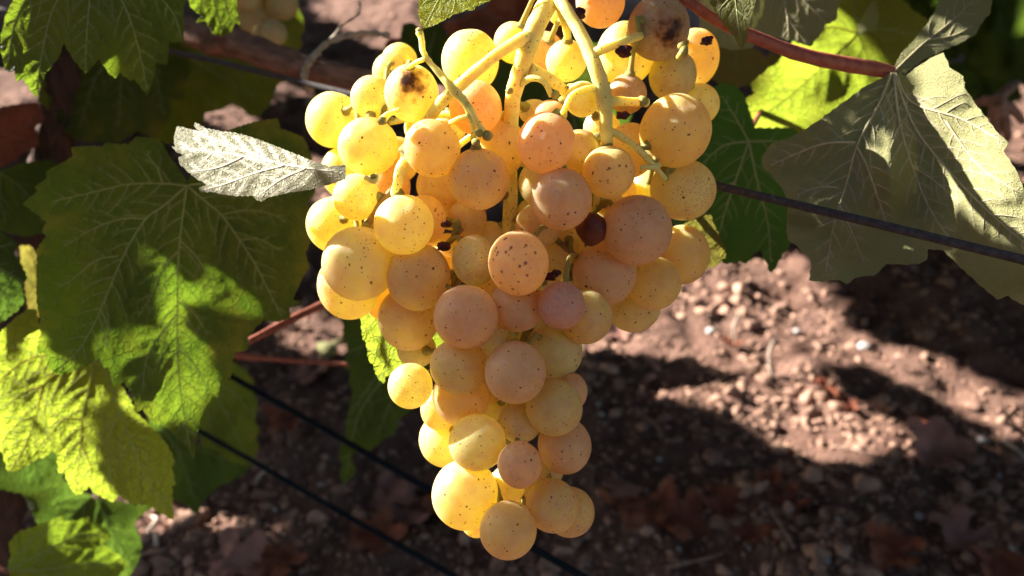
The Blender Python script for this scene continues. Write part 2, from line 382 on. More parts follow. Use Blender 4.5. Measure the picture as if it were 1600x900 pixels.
crumbs('soil_crumbs', 17000, .0015, .0048, 1, 'fine crumbs of reddish brown soil strewn over the ground', 1)
crumbs('soil_clods', 9500, .0028, .011, 2, 'rounded clods of dry soil lying loose on the ground', 2)

# ------------------------------------------------------------------ vine leaves traced from the photo, each on its own sloping surface
LEAVES = {}
def edge_teeth(poly, tooth, amp, seed):
    """adds small pointed teeth between the traced corners"""
    if not tooth: return [tuple(p) for p in poly]
    r = random.Random(seed); out = []; n = len(poly)
    area = sum(poly[i][0] * poly[(i + 1) % n][1] - poly[(i + 1) % n][0] * poly[i][1] for i in range(n)); sg = 1 if area > 0 else -1
    for i in range(n):
        a = np.array(poly[i], float); c = np.array(poly[(i + 1) % n], float); d = c - a; l = np.hypot(*d); out.append(tuple(a))
        k = int(l / tooth)
        if k < 1: continue
        nrm = np.array([d[1], -d[0]]) / l * sg
        for j in range(1, k + 1):
            t0 = (j - .35 + r.uniform(-.1, .1)) / (k + .65); out.append(tuple(a + d * t0 + nrm * amp * r.uniform(.5, 1.2)))
            t1 = (j + .1) / (k + .65)
            if t1 < .97: out.append(tuple(a + d * t1 - nrm * amp * .25))
    return out
def segdist(px_, py_, segs):
    best = np.full(px_.shape, 1e9)
    for (x0, y0, x1, y1) in segs:
        dx, dy = x1 - x0, y1 - y0; l2 = dx * dx + dy * dy + 1e-9
        t = np.clip(((px_ - x0) * dx + (py_ - y0) * dy) / l2, 0, 1)
        best = np.minimum(best, np.hypot(px_ - x0 - t * dx, py_ - y0 - t * dy))
    return best
def traced_leaf(parent, poly, J, depth, sx, sy, mat, veins=(), vmat=None, vw=2.2, tooth=12, amp=2.0, wave=.006, fold=None, label=None, seed=1,
                grid=None, branches=True, raise_=.00045, side=1, name='leaf', stalk=None, extra=None, puff=.0007):
    """poly/veins in photo pixels; depth at J in metres; sx, sy = slope of the surface to the right / upwards"""
    k = depth / F
    def surf(x, y):
        x = np.asarray(x, float); y = np.asarray(y, float)
        u = (x - J[0]) * k; v = (J[1] - y) * k
        d = depth + sx * u + sy * v + wave * fbm(u * 22 + seed * 3.7, v * 22, s=seed, o=2)
        if fold is not None: d = d + fold(u, v, x, y)
        return np.maximum(d, .05)
    pts = edge_teeth(poly, tooth, amp, seed)
    # veins: the traced ones plus side veins grown off them
    allv = [(catmull(np.array(v, float), 6), vw * (1 if i < 6 else .7)) for i, v in enumerate(veins)]
    rnd = random.Random(seed * 13 + 1)
    if branches:
        for c, w in list(allv):
            seg = np.hypot(*np.diff(c, axis=0).T); cum = np.concatenate([[0], np.cumsum(seg)]); Ltot = cum[-1]
            s = 16 + rnd.uniform(0, 10); sd = 1
            while s < Ltot * .97:
                p = np.array([np.interp(s, cum, c[:, 0]), np.interp(s, cum, c[:, 1])])
                q = np.array([np.interp(min(s + 3, Ltot), cum, c[:, 0]), np.interp(min(s + 3, Ltot), cum, c[:, 1])]); d = q - p; d /= np.hypot(*d) + 1e-9
                a = math.radians(rnd.uniform(42, 60)) * sd; d2 = np.array([d[0] * math.cos(a) - d[1] * math.sin(a), d[0] * math.sin(a) + d[1] * math.cos(a)])
                ln = rnd.uniform(.5, 1.0) * min(70, 14 + .38 * (Ltot - s)); br = [p]; pp = p.copy()
                for _ in range(4):
                    pp = pp + d2 * ln / 4; d2 = d2 + d * .18 + np.array([rnd.uniform(-.12, .12), rnd.uniform(-.12, .12)]); d2 /= np.hypot(*d2)
                    if not inside(pts, pp[0], pp[1]): break
                    br.append(pp.copy())
                if len(br) > 2: allv.append((catmull(np.array(br), 3), w * .42))
                s += rnd.uniform(9, 17); sd = -sd
    segs = []
    for c, w in allv:
        c2 = c[::2] if len(c) > 8 else c
        segs += [(c2[i][0], c2[i][1], c2[i + 1][0], c2[i + 1][1]) for i in range(len(c2) - 1)]
    xs_, ys_ = [p[0] for p in pts], [p[1] for p in pts]
    g_ = grid or max(3.5, math.sqrt((max(xs_) - min(xs_)) * (max(ys_) - min(ys_)) / 9000.))
    gx, gy = np.meshgrid(np.arange(min(xs_), max(xs_), g_), np.arange(min(ys_), max(ys_), g_))
    gx = gx + rng.uniform(-.25, .25, gx.shape) * g_; gy = gy + rng.uniform(-.25, .25, gy.shape) * g_
    m = inside(pts, gx, gy); gx, gy = gx[m], gy[m]
    osegs = [(*pts[i], *pts[(i + 1) % len(pts)]) for i in range(len(pts))]
    far = segdist(gx, gy, osegs) > g_ * .5; gx, gy = gx[far], gy[far]
    P2 = [Vector(p) for p in pts] + [Vector((a, b_)) for a, b_ in zip(gx, gy)]
    n0 = len(pts)
    res = geometry.delaunay_2d_cdt(P2, [], [list(range(n0))], 1, 1e-4)
    vx = np.array([v[0] for v in res[0]]); vy = np.array([v[1] for v in res[0]])
    vd = (segdist(vx, vy, segs) if segs else np.full(vx.shape, 50.)) * k
    # tissue puffs up between the veins, margin curls a little
    d = surf(vx, vy) - side * puff * (1 - np.exp(-(vd / .0022) ** 2)) + side * puff * .6
    Vw = P3(vx, vy, d); org = P3(J[0], J[1], depth)
    Fc = [f[::-1] for f in res[2]]
    o = meshobj(name, Vw, Fc, mat, parent, org, True, {'vd': vd})
    if label: o['label'] = label
    if allv and vmat is not None:
        G = Geo()
        for i, (c, w) in enumerate(allv):
            inb = inside(pts, c[:, 0], c[:, 1]) | (np.arange(len(c)) < 3)
            c = c[:max(2, int(np.argmin(inb)) if not inb.all() else len(c))]
            if len(c) < 3: continue
            rad = np.linspace(1, .35, len(c)) * w * .5 * k
            cd = surf(c[:, 0], c[:, 1]) + side * puff * .6 - rad * .45
            Vt, Ft = tube(P3(c[:, 0], c[:, 1], cd), rad, 6, 1); G.add(Vt, Ft)
        if G.n: G.build('veins', vmat, o)
    if stalk:
        pts3 = [P3(x, y, dd) for x, y, dd in stalk[0]]
        Vt, Ft = tube(pts3, [r_ * dd / F for r_, (_, _, dd) in zip(stalk[1], stalk[0])], 12, 6, .08, seed)
        meshobj('leaf_stalk', Vt, Ft, stalk[2], o)
    LEAVES[label or name] = (surf, pts, k)
    return o, surf

def S(p, s=3.0, ox=0, oy=0): return [(ox + a / s, oy + b_ / s) for a, b_ in p]

vine = empty('grapevine', P3(40, 880, .62), 'grapevine at left with a brown cane tied to the wire and broad green leaves', 'grapevine')

# L1, top left, hanging in front
traced_leaf(vine, [(-70, -80), (-20, -10), (25, -8), (10, 20), (4, 45), (0, 72), (8, 110), (15, 113), (23, 110), (25, 128), (37, 123), (55, 153), (72, 113), (90, 93), (100, 67), (113, 90), (133, 115), (155, 92), (167, 110), (180, 123), (188, 113), (203, 127), (210, 123), (230, 150), (242, 117), (243, 97), (260, 102), (265, 65), (287, 67), (287, 10), (310, -60), (120, -170)],
    (145, -60), .325, .25, .1, LM['green'], [[(145, -60), (140, 0), (135, 60), (134, 108)], [(145, -60), (90, 0), (70, 60), (57, 140)], [(145, -60), (190, 0), (215, 70), (230, 140)], [(145, -60), (60, -20), (25, 30), (12, 100)], [(145, -60), (230, -20), (270, 20), (284, 60)], [(100, -60), (108, -40)]],
    M_vein, 2.2, 14, 1.5, .008, label='green leaf hanging at the top left corner with its left edge glowing in sun', seed=2)
traced_leaf(vine, [(290, -40), (296, 8), (303, 16), (315, 25), (305, 35), (322, 33), (330, 50), (345, 58), (352, 55), (362, 50), (368, 35), (375, 40), (370, 15), (368, -40)],
    (330, -30), .36, .3, .2, LM['green'], [[(330, -30), (336, 10), (347, 50)], [(330, -30), (315, 0), (312, 20)], [(330, -30), (352, 5), (362, 40)]], M_vein, 1.6, 10, 1.5, .004, label='small green leaf tip in front of the brown cane', seed=3)
traced_leaf(vine, [(70, 100), (58, 157), (95, 185), (97, 200), (115, 215), (135, 223), (147, 220), (187, 222), (215, 205), (240, 215), (262, 190), (267, 180), (265, 152), (287, 157), (287, 132), (300, 110), (290, 60), (180, 30), (110, 40)],
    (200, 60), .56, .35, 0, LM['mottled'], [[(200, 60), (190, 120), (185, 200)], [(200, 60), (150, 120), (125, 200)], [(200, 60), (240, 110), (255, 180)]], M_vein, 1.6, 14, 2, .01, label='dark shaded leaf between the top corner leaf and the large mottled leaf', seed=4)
traced_leaf(vine, [(280, 50), (330, 72), (400, 95), (450, 122), (432, 135), (423, 160), (407, 180), (393, 182), (375, 168), (360, 160), (350, 170), (320, 177), (315, 197), (290, 205), (265, 225), (235, 215), (230, 120)],
    (250, 70), .60, .3, .1, LM['green'], [[(280, 80), (330, 110), (400, 150)], [(280, 80), (340, 90), (430, 125)], [(270, 80), (300, 130), (340, 170)]], M_vein, 1.8, 13, 2, .008, label='flat pale green shaded leaf behind the grey wire at upper left', seed=5)
traced_leaf(vine, [(372, -30), (460, -30), (463, 10), (470, 20), (475, 40), (470, 60), (473, 70), (460, 82), (440, 70), (375, 55)],
    (420, -20), .62, .2, 0, LM['lime'], [[(420, -20), (440, 30), (462, 75)]], M_vein, 1.6, 12, 2, .006, label='small leaf behind the shaded pale grapes at the top', seed=6)

# L7, the big mottled leaf
L7 = [(112, 230), (113, 245), (100, 253), (72, 268), (73, 280), (55, 290), (58, 300), (35, 318), (47, 327), (62, 338), (73, 347), (65, 360), (72, 370), (57, 390), (58, 400), (57, 467), (63, 500), (63, 523), (57, 550), (72, 553), (73, 570), (90, 587), (115, 580), (125, 572), (132, 573), (157, 559), (162, 575), (170, 573), (177, 603), (195, 598), (207, 620), (213, 643), (223, 640), (233, 653), (247, 667), (253, 663), (267, 673), (283, 690), (293, 700), (303, 718), (307, 690), (313, 653), (325, 630), (333, 620), (340, 613), (338, 624), (345, 593), (360, 590), (362, 567), (368, 550), (387, 547), (388, 527), (400, 510), (413, 500), (433, 503), (453, 497), (453, 480), (470, 473), (457, 467), (473, 433), (483, 417), (477, 393), (485, 380), (483, 367), (487, 333), (480, 317), (493, 300), (488, 250), (475, 215), (437, 200), (435, 185), (400, 190), (365, 200), (330, 225), (305, 262), (292, 284), (280, 265), (262, 240), (250, 218), (215, 213), (200, 225), (187, 225), (163, 223), (160, 230), (140, 228)]
V7 = [[(292, 290), (285, 340), (279, 400), (277, 470), (277, 540), (282, 610), (297, 700)],
      [(292, 290), (255, 322), (228, 342), (195, 395), (165, 465), (145, 510), (120, 550), (85, 580)],
      [(292, 290), (325, 318), (346, 336), (372, 372), (398, 412), (420, 455), (440, 495)],
      [(292, 290), (255, 287), (200, 288), (147, 300), (80, 315)],
      [(292, 290), (340, 284), (400, 285), (470, 300)],
      [(253, 284), (245, 262), (228, 240)],
      [(228, 342), (190, 342), (145, 358), (100, 385)], [(184, 400), (150, 407), (115, 435), (90, 450)], [(346, 335), (385, 329), (420, 333), (448, 347)],
      [(376, 375), (405, 374), (440, 392)], [(277, 393), (252, 425), (235, 465), (215, 495)], [(283, 377), (310, 405), (325, 435), (338, 462)],
      [(277, 490), (245, 530), (228, 565), (222, 615)], [(277, 470), (305, 492), (325, 525)], [(278, 545), (305, 570), (325, 610)], [(157, 483), (168, 510), (168, 545)]]
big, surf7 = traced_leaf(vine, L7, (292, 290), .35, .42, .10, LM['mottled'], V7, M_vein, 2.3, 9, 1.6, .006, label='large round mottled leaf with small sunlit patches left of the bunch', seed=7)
# L8, the glowing one
L8 = [(40, 485), (55, 482), (62, 508), (80, 530), (110, 545), (130, 552), (157, 556), (175, 575), (200, 620), (213, 645), (235, 665), (258, 690), (273, 720), (268, 733), (275, 757), (268, 760), (272, 812), (253, 803), (233, 790), (218, 785), (213, 792), (185, 773), (177, 785), (152, 773), (138, 760), (127, 772), (118, 773), (110, 763), (100, 738), (92, 740), (88, 710), (82, 703), (67, 717), (60, 715), (33, 733), (13, 738), (3, 707), (-40, 690), (-60, 600), (-20, 540), (0, 520), (20, 500)]
V8 = [[(150, 552), (138, 610), (128, 655), (125, 700), (119, 765)], [(150, 552), (175, 610), (200, 677), (230, 750), (267, 803)], [(150, 552), (95, 580), (67, 603), (57, 650), (37, 700), (18, 733)],
      [(150, 552), (90, 552), (40, 563), (0, 595), (-40, 650)], [(128, 655), (100, 655), (82, 675), (66, 700)], [(125, 690), (142, 730), (140, 755)], [(57, 650), (30, 660), (3, 690)], [(188, 640), (170, 690), (172, 765)], [(67, 603), (40, 612), (0, 640)]]
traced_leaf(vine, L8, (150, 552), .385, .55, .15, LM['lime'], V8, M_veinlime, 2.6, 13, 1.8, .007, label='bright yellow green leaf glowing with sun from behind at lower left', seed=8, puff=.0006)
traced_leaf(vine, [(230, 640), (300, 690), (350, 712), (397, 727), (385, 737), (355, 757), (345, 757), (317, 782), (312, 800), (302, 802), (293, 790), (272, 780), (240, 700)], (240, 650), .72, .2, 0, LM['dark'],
    [[(240, 650), (280, 710), (307, 790)], [(240, 650), (310, 700), (390, 730)]], M_vein, 1.6, 12, 1.8, .006, label='dark leaf tip below the black wire', seed=9)
traced_leaf(vine, [(345, 560), (362, 565), (387, 580), (390, 590), (397, 593), (393, 607), (403, 630), (400, 650), (398, 660), (405, 667), (400, 688), (405, 697), (397, 717), (385, 727), (365, 723), (353, 715), (340, 705), (318, 700), (300, 640), (310, 590)], (320, 590), .70, .35, 0, LM['green'],
    [[(320, 590), (350, 640), (385, 715)], [(320, 590), (360, 610), (398, 650)], [(320, 590), (325, 650), (335, 700)]], M_vein, 1.6, 11, 1.8, .006, label='leaf behind the black wire at the right edge of the large mottled leaf', seed=10)
traced_leaf(vine, [(10, 893), (17, 867), (13, 850), (30, 830), (42, 827), (60, 820), (80, 813), (100, 805), (98, 815), (123, 813), (138, 807), (140, 817), (153, 817), (175, 837), (160, 850), (180, 863), (197, 877), (195, 887), (180, 905), (100, 940), (40, 925)], (10, 893), .42, .45, .2, LM['green'],
    [[(10, 893), (50, 872), (90, 850), (130, 835), (165, 838)], [(10, 893), (70, 890), (130, 882), (190, 882)], [(10, 893), (30, 865), (60, 835), (95, 810)]], M_vein, 1.8, 9, 1.6, .005, label='leaf with sunlit spots in the bottom left corner', seed=11,
    stalk=([(10, 893, .42), (-10, 880, .44), (-40, 850, .48)], [3.5, 3.5, 4], M_brownstalk))
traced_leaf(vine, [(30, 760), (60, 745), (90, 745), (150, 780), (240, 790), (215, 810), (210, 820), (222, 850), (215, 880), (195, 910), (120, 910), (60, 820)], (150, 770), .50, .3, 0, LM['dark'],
    [[(150, 770), (170, 820), (205, 880)], [(150, 770), (110, 810), (80, 860)]], M_vein, 1.7, 12, 1.8, .008, label='dim leaf behind the bottom left corner leaf', seed=12)
traced_leaf(vine, [(-60, 330), (-10, 350), (0, 362), (14, 370), (27, 380), (20, 393), (32, 412), (43, 433), (33, 447), (38, 470), (30, 483), (0, 505), (-60, 510)], (-40, 400), .37, .35, 0, LM['dark'],
    [[(-40, 400), (0, 420), (38, 440)], [(-40, 400), (0, 450), (20, 480)], [(-40, 400), (0, 385), (22, 382)]], M_vein, 1.8, 11, 1.8, .005, label='dark green leaf at the left edge half way down', seed=13)
traced_leaf(vine, [(30, 385), (45, 383), (60, 400), (75, 430), (90, 460), (80, 500), (45, 490), (38, 440)], (60, 480), .44, .3, 0, LM['olive'], [[(60, 480), (58, 430), (48, 390)]], M_vein, 1.5, 12, 1.6, .004, label='narrow olive leaf behind the left edge of the mottled leaf', seed=14)
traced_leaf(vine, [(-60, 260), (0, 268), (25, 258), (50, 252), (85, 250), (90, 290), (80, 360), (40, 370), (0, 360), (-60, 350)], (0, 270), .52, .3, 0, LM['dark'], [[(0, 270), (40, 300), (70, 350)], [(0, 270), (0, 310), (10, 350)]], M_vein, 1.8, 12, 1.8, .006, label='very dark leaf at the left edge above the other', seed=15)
traced_leaf(vine, [(-40, 175), (0, 168), (30, 162), (58, 160), (70, 185), (55, 200), (62, 225), (30, 245), (0, 262), (-40, 270)], (-20, 220), .50, .2, 0, LM['brown'], [[(-20, 220), (20, 205), (60, 190)], [(-20, 220), (10, 235), (40, 238)]], M_brownstalk, 1.8, 14, 2, .01, label='withered reddish brown leaf at the left edge', seed=16)
traced_leaf(vine, [(0, 600), (40, 610), (90, 640), (110, 720), (90, 760), (30, 770), (-20, 760), (-40, 650)], (40, 620), .46, .3, 0, LM['dark'], [[(40, 620), (50, 690), (60, 750)]], M_vein, 1.6, 12, 1.8, .006, seed=17)
# trunk, cane
def rowtube(parent, name, pts, rads, mat, sides=12, wob=.1, seed=0, offs=0, k=8):
    P = [P3(x, y, on_row(x, y, offs)) for x, y in pts]; R = [r_ * on_row(x, y, offs) / F for r_, (x, y) in zip(rads, pts)]
    Vt, Ft = tube(P, R, sides, k, wob, seed); return meshobj(name, Vt, Ft, mat, parent)
b0 = P3(-25, 980, .56); gz = float(gheight(b0[0], b0[1])); b0[2] = gz - .02
Vt, Ft = tube([b0, P3(0, 860, .60), P3(8, 700, .58), P3(25, 500, .57), P3(60, 330, .565), P3(88, 200, .56), P3(100, 60, .55), P3(100, -60, .55)], [.026, .019, .015, .013, .012, .012, .012, .012], 16, 10, .35, 3)
meshobj('trunk', Vt, Ft, M_trunk, vine)
rowtube(vine, 'cane', [(95, -60), (180, -10), (285, 45), (370, 68), (450, 98), (540, 122), (640, 140), (760, 165)], [16, 18, 21, 23, 21, 21, 18, 15], M_cane, 16, .16, 5, .02)
G = Geo(); c0 = P3(342, 66, on_row(342, 66, .02) - .008)
for a, r_ in (((0, 0, 0), .0085), ((.004, -.002, .004), .006), ((-.006, 0, .003), .005)): Vb, Fb = blob(c0 + np.array(a), r_, 3 + r_ * 100, 2, .35); G.add(Vb, Fb)
G.build('cane_bud', M_cane, vine)
# reddish stalks crossing to the big leaf
for pts, w, nm in (([(385, 535, .42), (430, 512, .44), (470, 492, .46), (520, 470, .48), (600, 440, .50)], [5, 6.5, 6.5, 6.5, 6], 'leaf_stalk'), ([(365, 552, .55), (380, 556, .55), (440, 562, .56), (500, 566, .56), (545, 570, .56)], [8, 6, 4, 3.5, 3], 'leaf_stalk')):
    Vt, Ft = tube([P3(*p) for p in pts], [r_ * p[2] / F for r_, p in zip(w, pts)], 10, 8, .1, 2); meshobj(nm, Vt, Ft, M_brownstalk, vine)

# leaves round the bunch
shoot = empty('vine_shoot', P3(560, 540, .5), 'short shoot with two leaves showing below the left of the bunch', 'vine shoot')
traced_leaf(shoot, [(530, 480), (536, 510), (536, 525), (542, 535), (544, 552), (537, 562), (539, 577), (547, 580), (546, 600), (551, 612), (545, 640), (539, 680), (531, 703), (529, 712), (536, 728), (531, 738), (536, 757), (548, 748), (557, 735), (552, 722), (548, 712), (560, 703), (575, 706), (588, 697), (600, 685), (612, 680), (620, 670), (623, 655), (643, 642), (660, 620), (680, 560), (640, 500), (590, 460)],
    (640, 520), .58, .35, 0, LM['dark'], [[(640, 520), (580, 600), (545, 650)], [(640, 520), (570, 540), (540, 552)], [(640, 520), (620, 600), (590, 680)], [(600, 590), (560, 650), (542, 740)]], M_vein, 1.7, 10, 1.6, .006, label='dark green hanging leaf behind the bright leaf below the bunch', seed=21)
traced_leaf(shoot, [(561, 490), (565, 507), (566, 530), (572, 535), (574, 550), (576, 562), (584, 572), (590, 590), (599, 600), (603, 588), (612, 585), (620, 576), (644, 560), (700, 540), (690, 470), (640, 440), (590, 460), (570, 470)],
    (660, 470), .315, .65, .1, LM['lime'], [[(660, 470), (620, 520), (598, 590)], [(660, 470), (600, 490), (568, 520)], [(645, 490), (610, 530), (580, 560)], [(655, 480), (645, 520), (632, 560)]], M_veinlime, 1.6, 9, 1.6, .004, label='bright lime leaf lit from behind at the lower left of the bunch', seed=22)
shoot2 = empty('vine_shoot', P3(720, -20, .3), 'sunlit leaf tip hanging from above beside the top of the bunch', 'vine shoot')
traced_leaf(shoot2, [(650, -60), (657, -20), (654, 5), (654, 20), (656, 36), (662, 44), (672, 42), (690, 34), (710, 22), (722, 19), (730, 15), (738, 17), (745, 10), (760, 3), (785, -8), (800, -60)],
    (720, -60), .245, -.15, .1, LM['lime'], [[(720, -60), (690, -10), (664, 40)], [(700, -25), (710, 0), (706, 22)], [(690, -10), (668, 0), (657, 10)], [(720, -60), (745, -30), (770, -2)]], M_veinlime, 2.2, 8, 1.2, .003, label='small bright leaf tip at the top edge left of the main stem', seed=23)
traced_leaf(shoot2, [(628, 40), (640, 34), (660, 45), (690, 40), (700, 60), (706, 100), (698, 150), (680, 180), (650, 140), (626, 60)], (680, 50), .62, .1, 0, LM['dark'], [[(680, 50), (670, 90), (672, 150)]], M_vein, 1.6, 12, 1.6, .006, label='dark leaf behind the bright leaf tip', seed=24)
traced_leaf(shoot2, [(600, 70), (606, 62), (640, 56), (652, 75), (690, 100), (670, 130), (620, 100)], (650, 70), .66, .1, 0, LM['brown'], [], None, 1.6, 14, 1.6, .008, label='rusty brown withered leaf behind the small upper left grapes', seed=25)
traced_leaf(shoot2, [(690, 40), (760, 10), (800, -30), (880, -40), (900, 20), (880, 80), (820, 120), (760, 100), (710, 60)], (780, 20), .8, .1, 0, LM['brown'], [], None, 1.6, 16, 3, .012, label='dark withered leaf behind the stem', seed=26)
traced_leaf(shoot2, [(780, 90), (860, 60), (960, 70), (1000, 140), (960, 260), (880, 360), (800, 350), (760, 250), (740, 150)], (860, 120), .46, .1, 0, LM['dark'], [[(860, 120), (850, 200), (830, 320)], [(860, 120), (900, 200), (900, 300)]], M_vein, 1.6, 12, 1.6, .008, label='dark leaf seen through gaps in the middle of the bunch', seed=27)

# W, the small pale leaf at the bunch's left
shw = empty('vine_leaf', P3(515, 268, .237), 'small curled leaf showing its silvery hairy underside at the left of the bunch', 'leaf')
def foldW(u, v, x, y): return .06 * np.abs(y - (268 - (515 - x) * .14)) * .235 / F * 4
traced_leaf(shw, [(305, 191), (303, 196), (310, 205), (290, 200), (277, 197), (272, 213), (273, 230), (268, 228), (275, 237), (290, 243), (279, 245), (280, 255), (290, 265), (305, 278), (318, 285), (322, 290), (310, 293), (313, 300), (330, 300), (365, 306), (395, 306), (400, 312), (408, 315), (420, 308), (455, 300), (480, 297), (510, 290), (540, 280), (540, 258), (513, 260), (490, 252), (460, 240), (430, 228), (395, 215), (370, 208), (345, 205), (320, 200)],
    (520, 268), .234, -.95, .1, LM['hairy'], [[(520, 268), (440, 257), (370, 243), (320, 236), (285, 232)], [(445, 258), (400, 270), (350, 288), (320, 296)], [(430, 255), (380, 235), (340, 220), (305, 206)], [(480, 262), (440, 280), (405, 305)], [(380, 245), (340, 262), (300, 268)]], M_veinhairy, 2.4, 8, 1.0, .002, fold=foldW, label='silvery hairy underside', seed=31, grid=2.6, puff=-.0009, name='blade')

# right-hand shoot with the big pale underside
shr = empty('vine_shoot', P3(1060, -20, .27), 'shoot at right carrying a big pale leaf underside on a long red stalk', 'vine shoot')
R1 = [(1393, 112), (1381, 121), (1355, 133), (1320, 158), (1278, 189), (1252, 206), (1229, 217), (1206, 224), (1190, 245), (1190, 259), (1208, 276), (1222, 294), (1228, 308), (1231, 322), (1229, 350), (1231, 375), (1246, 385), (1264, 403), (1268, 417), (1264, 438), (1285, 441), (1300, 437), (1313, 438), (1323, 444), (1337, 434), (1352, 431), (1365, 431), (1386, 412), (1407, 413), (1435, 413), (1448, 406), (1450, 389), (1474, 391), (1495, 412), (1523, 438), (1558, 468), (1575, 462), (1596, 476), (1640, 470), (1700, 460), (1720, 380), (1660, 320), (1600, 298), (1590, 270), (1568, 236), (1576, 224), (1555, 203), (1523, 161), (1507, 137), (1505, 119), (1483, 105), (1474, 82), (1462, 87), (1440, 100), (1415, 118)]
V1 = [[(1393, 114), (1370, 168), (1340, 225), (1322, 290), (1303, 350), (1290, 425)], [(1396, 114), (1405, 190), (1425, 260), (1452, 325), (1485, 375)], [(1398, 114), (1425, 160), (1500, 185), (1568, 222)],
      [(1396, 114), (1430, 200), (1490, 275), (1560, 345), (1640, 410)], [(1338, 228), (1355, 260), (1372, 310), (1388, 360)], [(1335, 222), (1290, 224), (1245, 240), (1205, 258)], [(1310, 293), (1280, 292), (1245, 305)], [(1312, 320), (1330, 360), (1350, 410)], [(1425, 260), (1470, 290), (1500, 320)], [(1478, 190), (1530, 260), (1590, 300)]]
def foldR(u, v, x, y):
    k_ = .30 / F; sp = np.logaddexp(0, (x - 1428) / 8.) * 8 * k_
    left = np.clip((1330 - x) / 150., 0, 1)
    pk = (np.clip(x - 1346, 0, 42) - 42 / 45. * np.clip(x - 1390, 0, 45)) * k_ * np.exp(-((y - 262) / 55.) ** 2)
    return -1.05 * sp - 1.0 * pk + .010 * left ** 2 + .003 * np.sin((x + y) / 38.) * np.clip((y - 150) / 200., 0, 1)
lr, surfR = traced_leaf(shr, R1, (1394, 112), .30, .14, .12, LM['under'], V1, M_veinunder, 4.2, 17, 1.2, .006, fold=foldR, label='big pale leaf underside partly in bright sun', seed=41, puff=-.0012,
    stalk=([(1030, -25, .262), (1075, 2, .266), (1120, 32, .272), (1180, 58, .28), (1250, 85, .288), (1320, 100, .294), (1370, 108, .298), (1397, 114, .299)], [8, 8.5, 9, 10, 11, 11.5, 12, 9], M_redstalk))
traced_leaf(shr, [(1393, 112), (1400, 98), (1407, 85), (1430, 60), (1450, 35), (1462, 15), (1475, -25), (1560, -30), (1550, -5), (1548, 20), (1538, 30), (1530, 42), (1525, 54), (1512, 60), (1500, 68), (1470, 80), (1440, 95), (1412, 116)],
    (1394, 112), .30, .15, .5, LM['under'], [[(1396, 112), (1440, 70), (1490, 30), (1530, -10)], [(1450, 62), (1490, 55), (1520, 40)]], M_veinunder, 2.6, 14, 1.2, .004, label='upper lobe of the pale leaf folded upward', seed=42, puff=-.0006)
traced_leaf(shr, [(1097, -40), (1103, -8), (1115, 14), (1130, 36), (1148, 58), (1158, 78), (1166, 66), (1170, 45), (1174, 25), (1182, -5), (1190, -40)],
    (1145, -40), .262, -.2, .2, LM['olive'], [[(1145, -40), (1150, 10), (1158, 74)], [(1147, -10), (1128, 10), (1122, 20)], [(1150, 15), (1164, 25), (1172, 22)]], M_vein, 1.8, 9, 1.2, .003, label='small spotted olive leaf tip in front of the red stalk', seed=43)
shr2 = empty('vine_shoot', P3(1200, -30, .4), 'shaded shoot behind the red stalk with dark green and sunlit yellow leaves', 'vine shoot')
traced_leaf(shr2, [(1090, -40), (1095, 20), (1092, 40), (1110, 66), (1140, 78), (1170, 76), (1200, 55), (1240, 64), (1255, 70), (1266, 73), (1275, 62), (1285, 50), (1290, 38), (1306, 32), (1310, 10), (1320, -40)],
    (1210, -40), .36, -.1, .1, LM['under'], [[(1210, -40), (1225, 0), (1232, 30), (1262, 70)], [(1230, 25), (1232, 60)], [(1210, -40), (1255, 0), (1290, 35)], [(1210, -40), (1160, 10), (1130, 60)]], M_veinunder, 1.8, 12, 1.6, .005, label='pale leaf underside at the top edge behind the red stalk', seed=44, puff=-.0006)
traced_leaf(shr2, [(1165, 155), (1180, 145), (1172, 132), (1195, 112), (1215, 98), (1222, 88), (1240, 62), (1262, 40), (1300, -5), (1340, -30), (1400, -10), (1430, 18), (1455, 35), (1452, 65), (1420, 105), (1390, 150), (1330, 200), (1270, 230), (1210, 225), (1175, 205)],
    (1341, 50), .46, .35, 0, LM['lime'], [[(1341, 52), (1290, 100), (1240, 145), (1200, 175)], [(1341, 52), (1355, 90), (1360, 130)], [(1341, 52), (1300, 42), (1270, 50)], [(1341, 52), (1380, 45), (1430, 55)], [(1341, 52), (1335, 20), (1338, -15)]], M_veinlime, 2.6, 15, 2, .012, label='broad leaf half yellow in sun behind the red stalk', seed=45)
traced_leaf(shr2, [(1341, 54), (1340, 40), (1352, 18), (1364, 0), (1370, 8), (1374, 25), (1370, 42), (1355, 46)], (1341, 54), .44, -.4, .2, LM['under'], [], None, 2, 0, 0, .002, label='tiny turned up pale lobe of the yellow leaf', seed=46)
traced_leaf(shr2, [(1080, 200), (1100, 150), (1124, 130), (1145, 132), (1162, 147), (1180, 200), (1240, 200), (1270, 240), (1260, 330), (1231, 389), (1222, 398), (1215, 413), (1205, 427), (1196, 408), (1187, 389), (1176, 400), (1166, 413), (1155, 408), (1135, 413), (1110, 396), (1060, 380), (1040, 280)],
    (1170, 221), .385, .1, .1, LM['fresh'], [[(1170, 221), (1150, 280), (1130, 340), (1120, 380)], [(1170, 221), (1185, 290), (1200, 350), (1204, 410)], [(1170, 221), (1130, 228), (1090, 262)], [(1170, 221), (1220, 222), (1260, 240)], [(1170, 221), (1150, 185), (1128, 150)], [(1148, 285), (1115, 300), (1090, 330)]], M_vein, 3.0, 13, 2, .006, label='dark green leaf face between the grapes and the big pale leaf', seed=47,
    stalk=([(1170, 221, .383), (1172, 205, .39), (1185, 180, .42), (1200, 150, .47)], [5, 4, 4, 4], M_brownstalk))
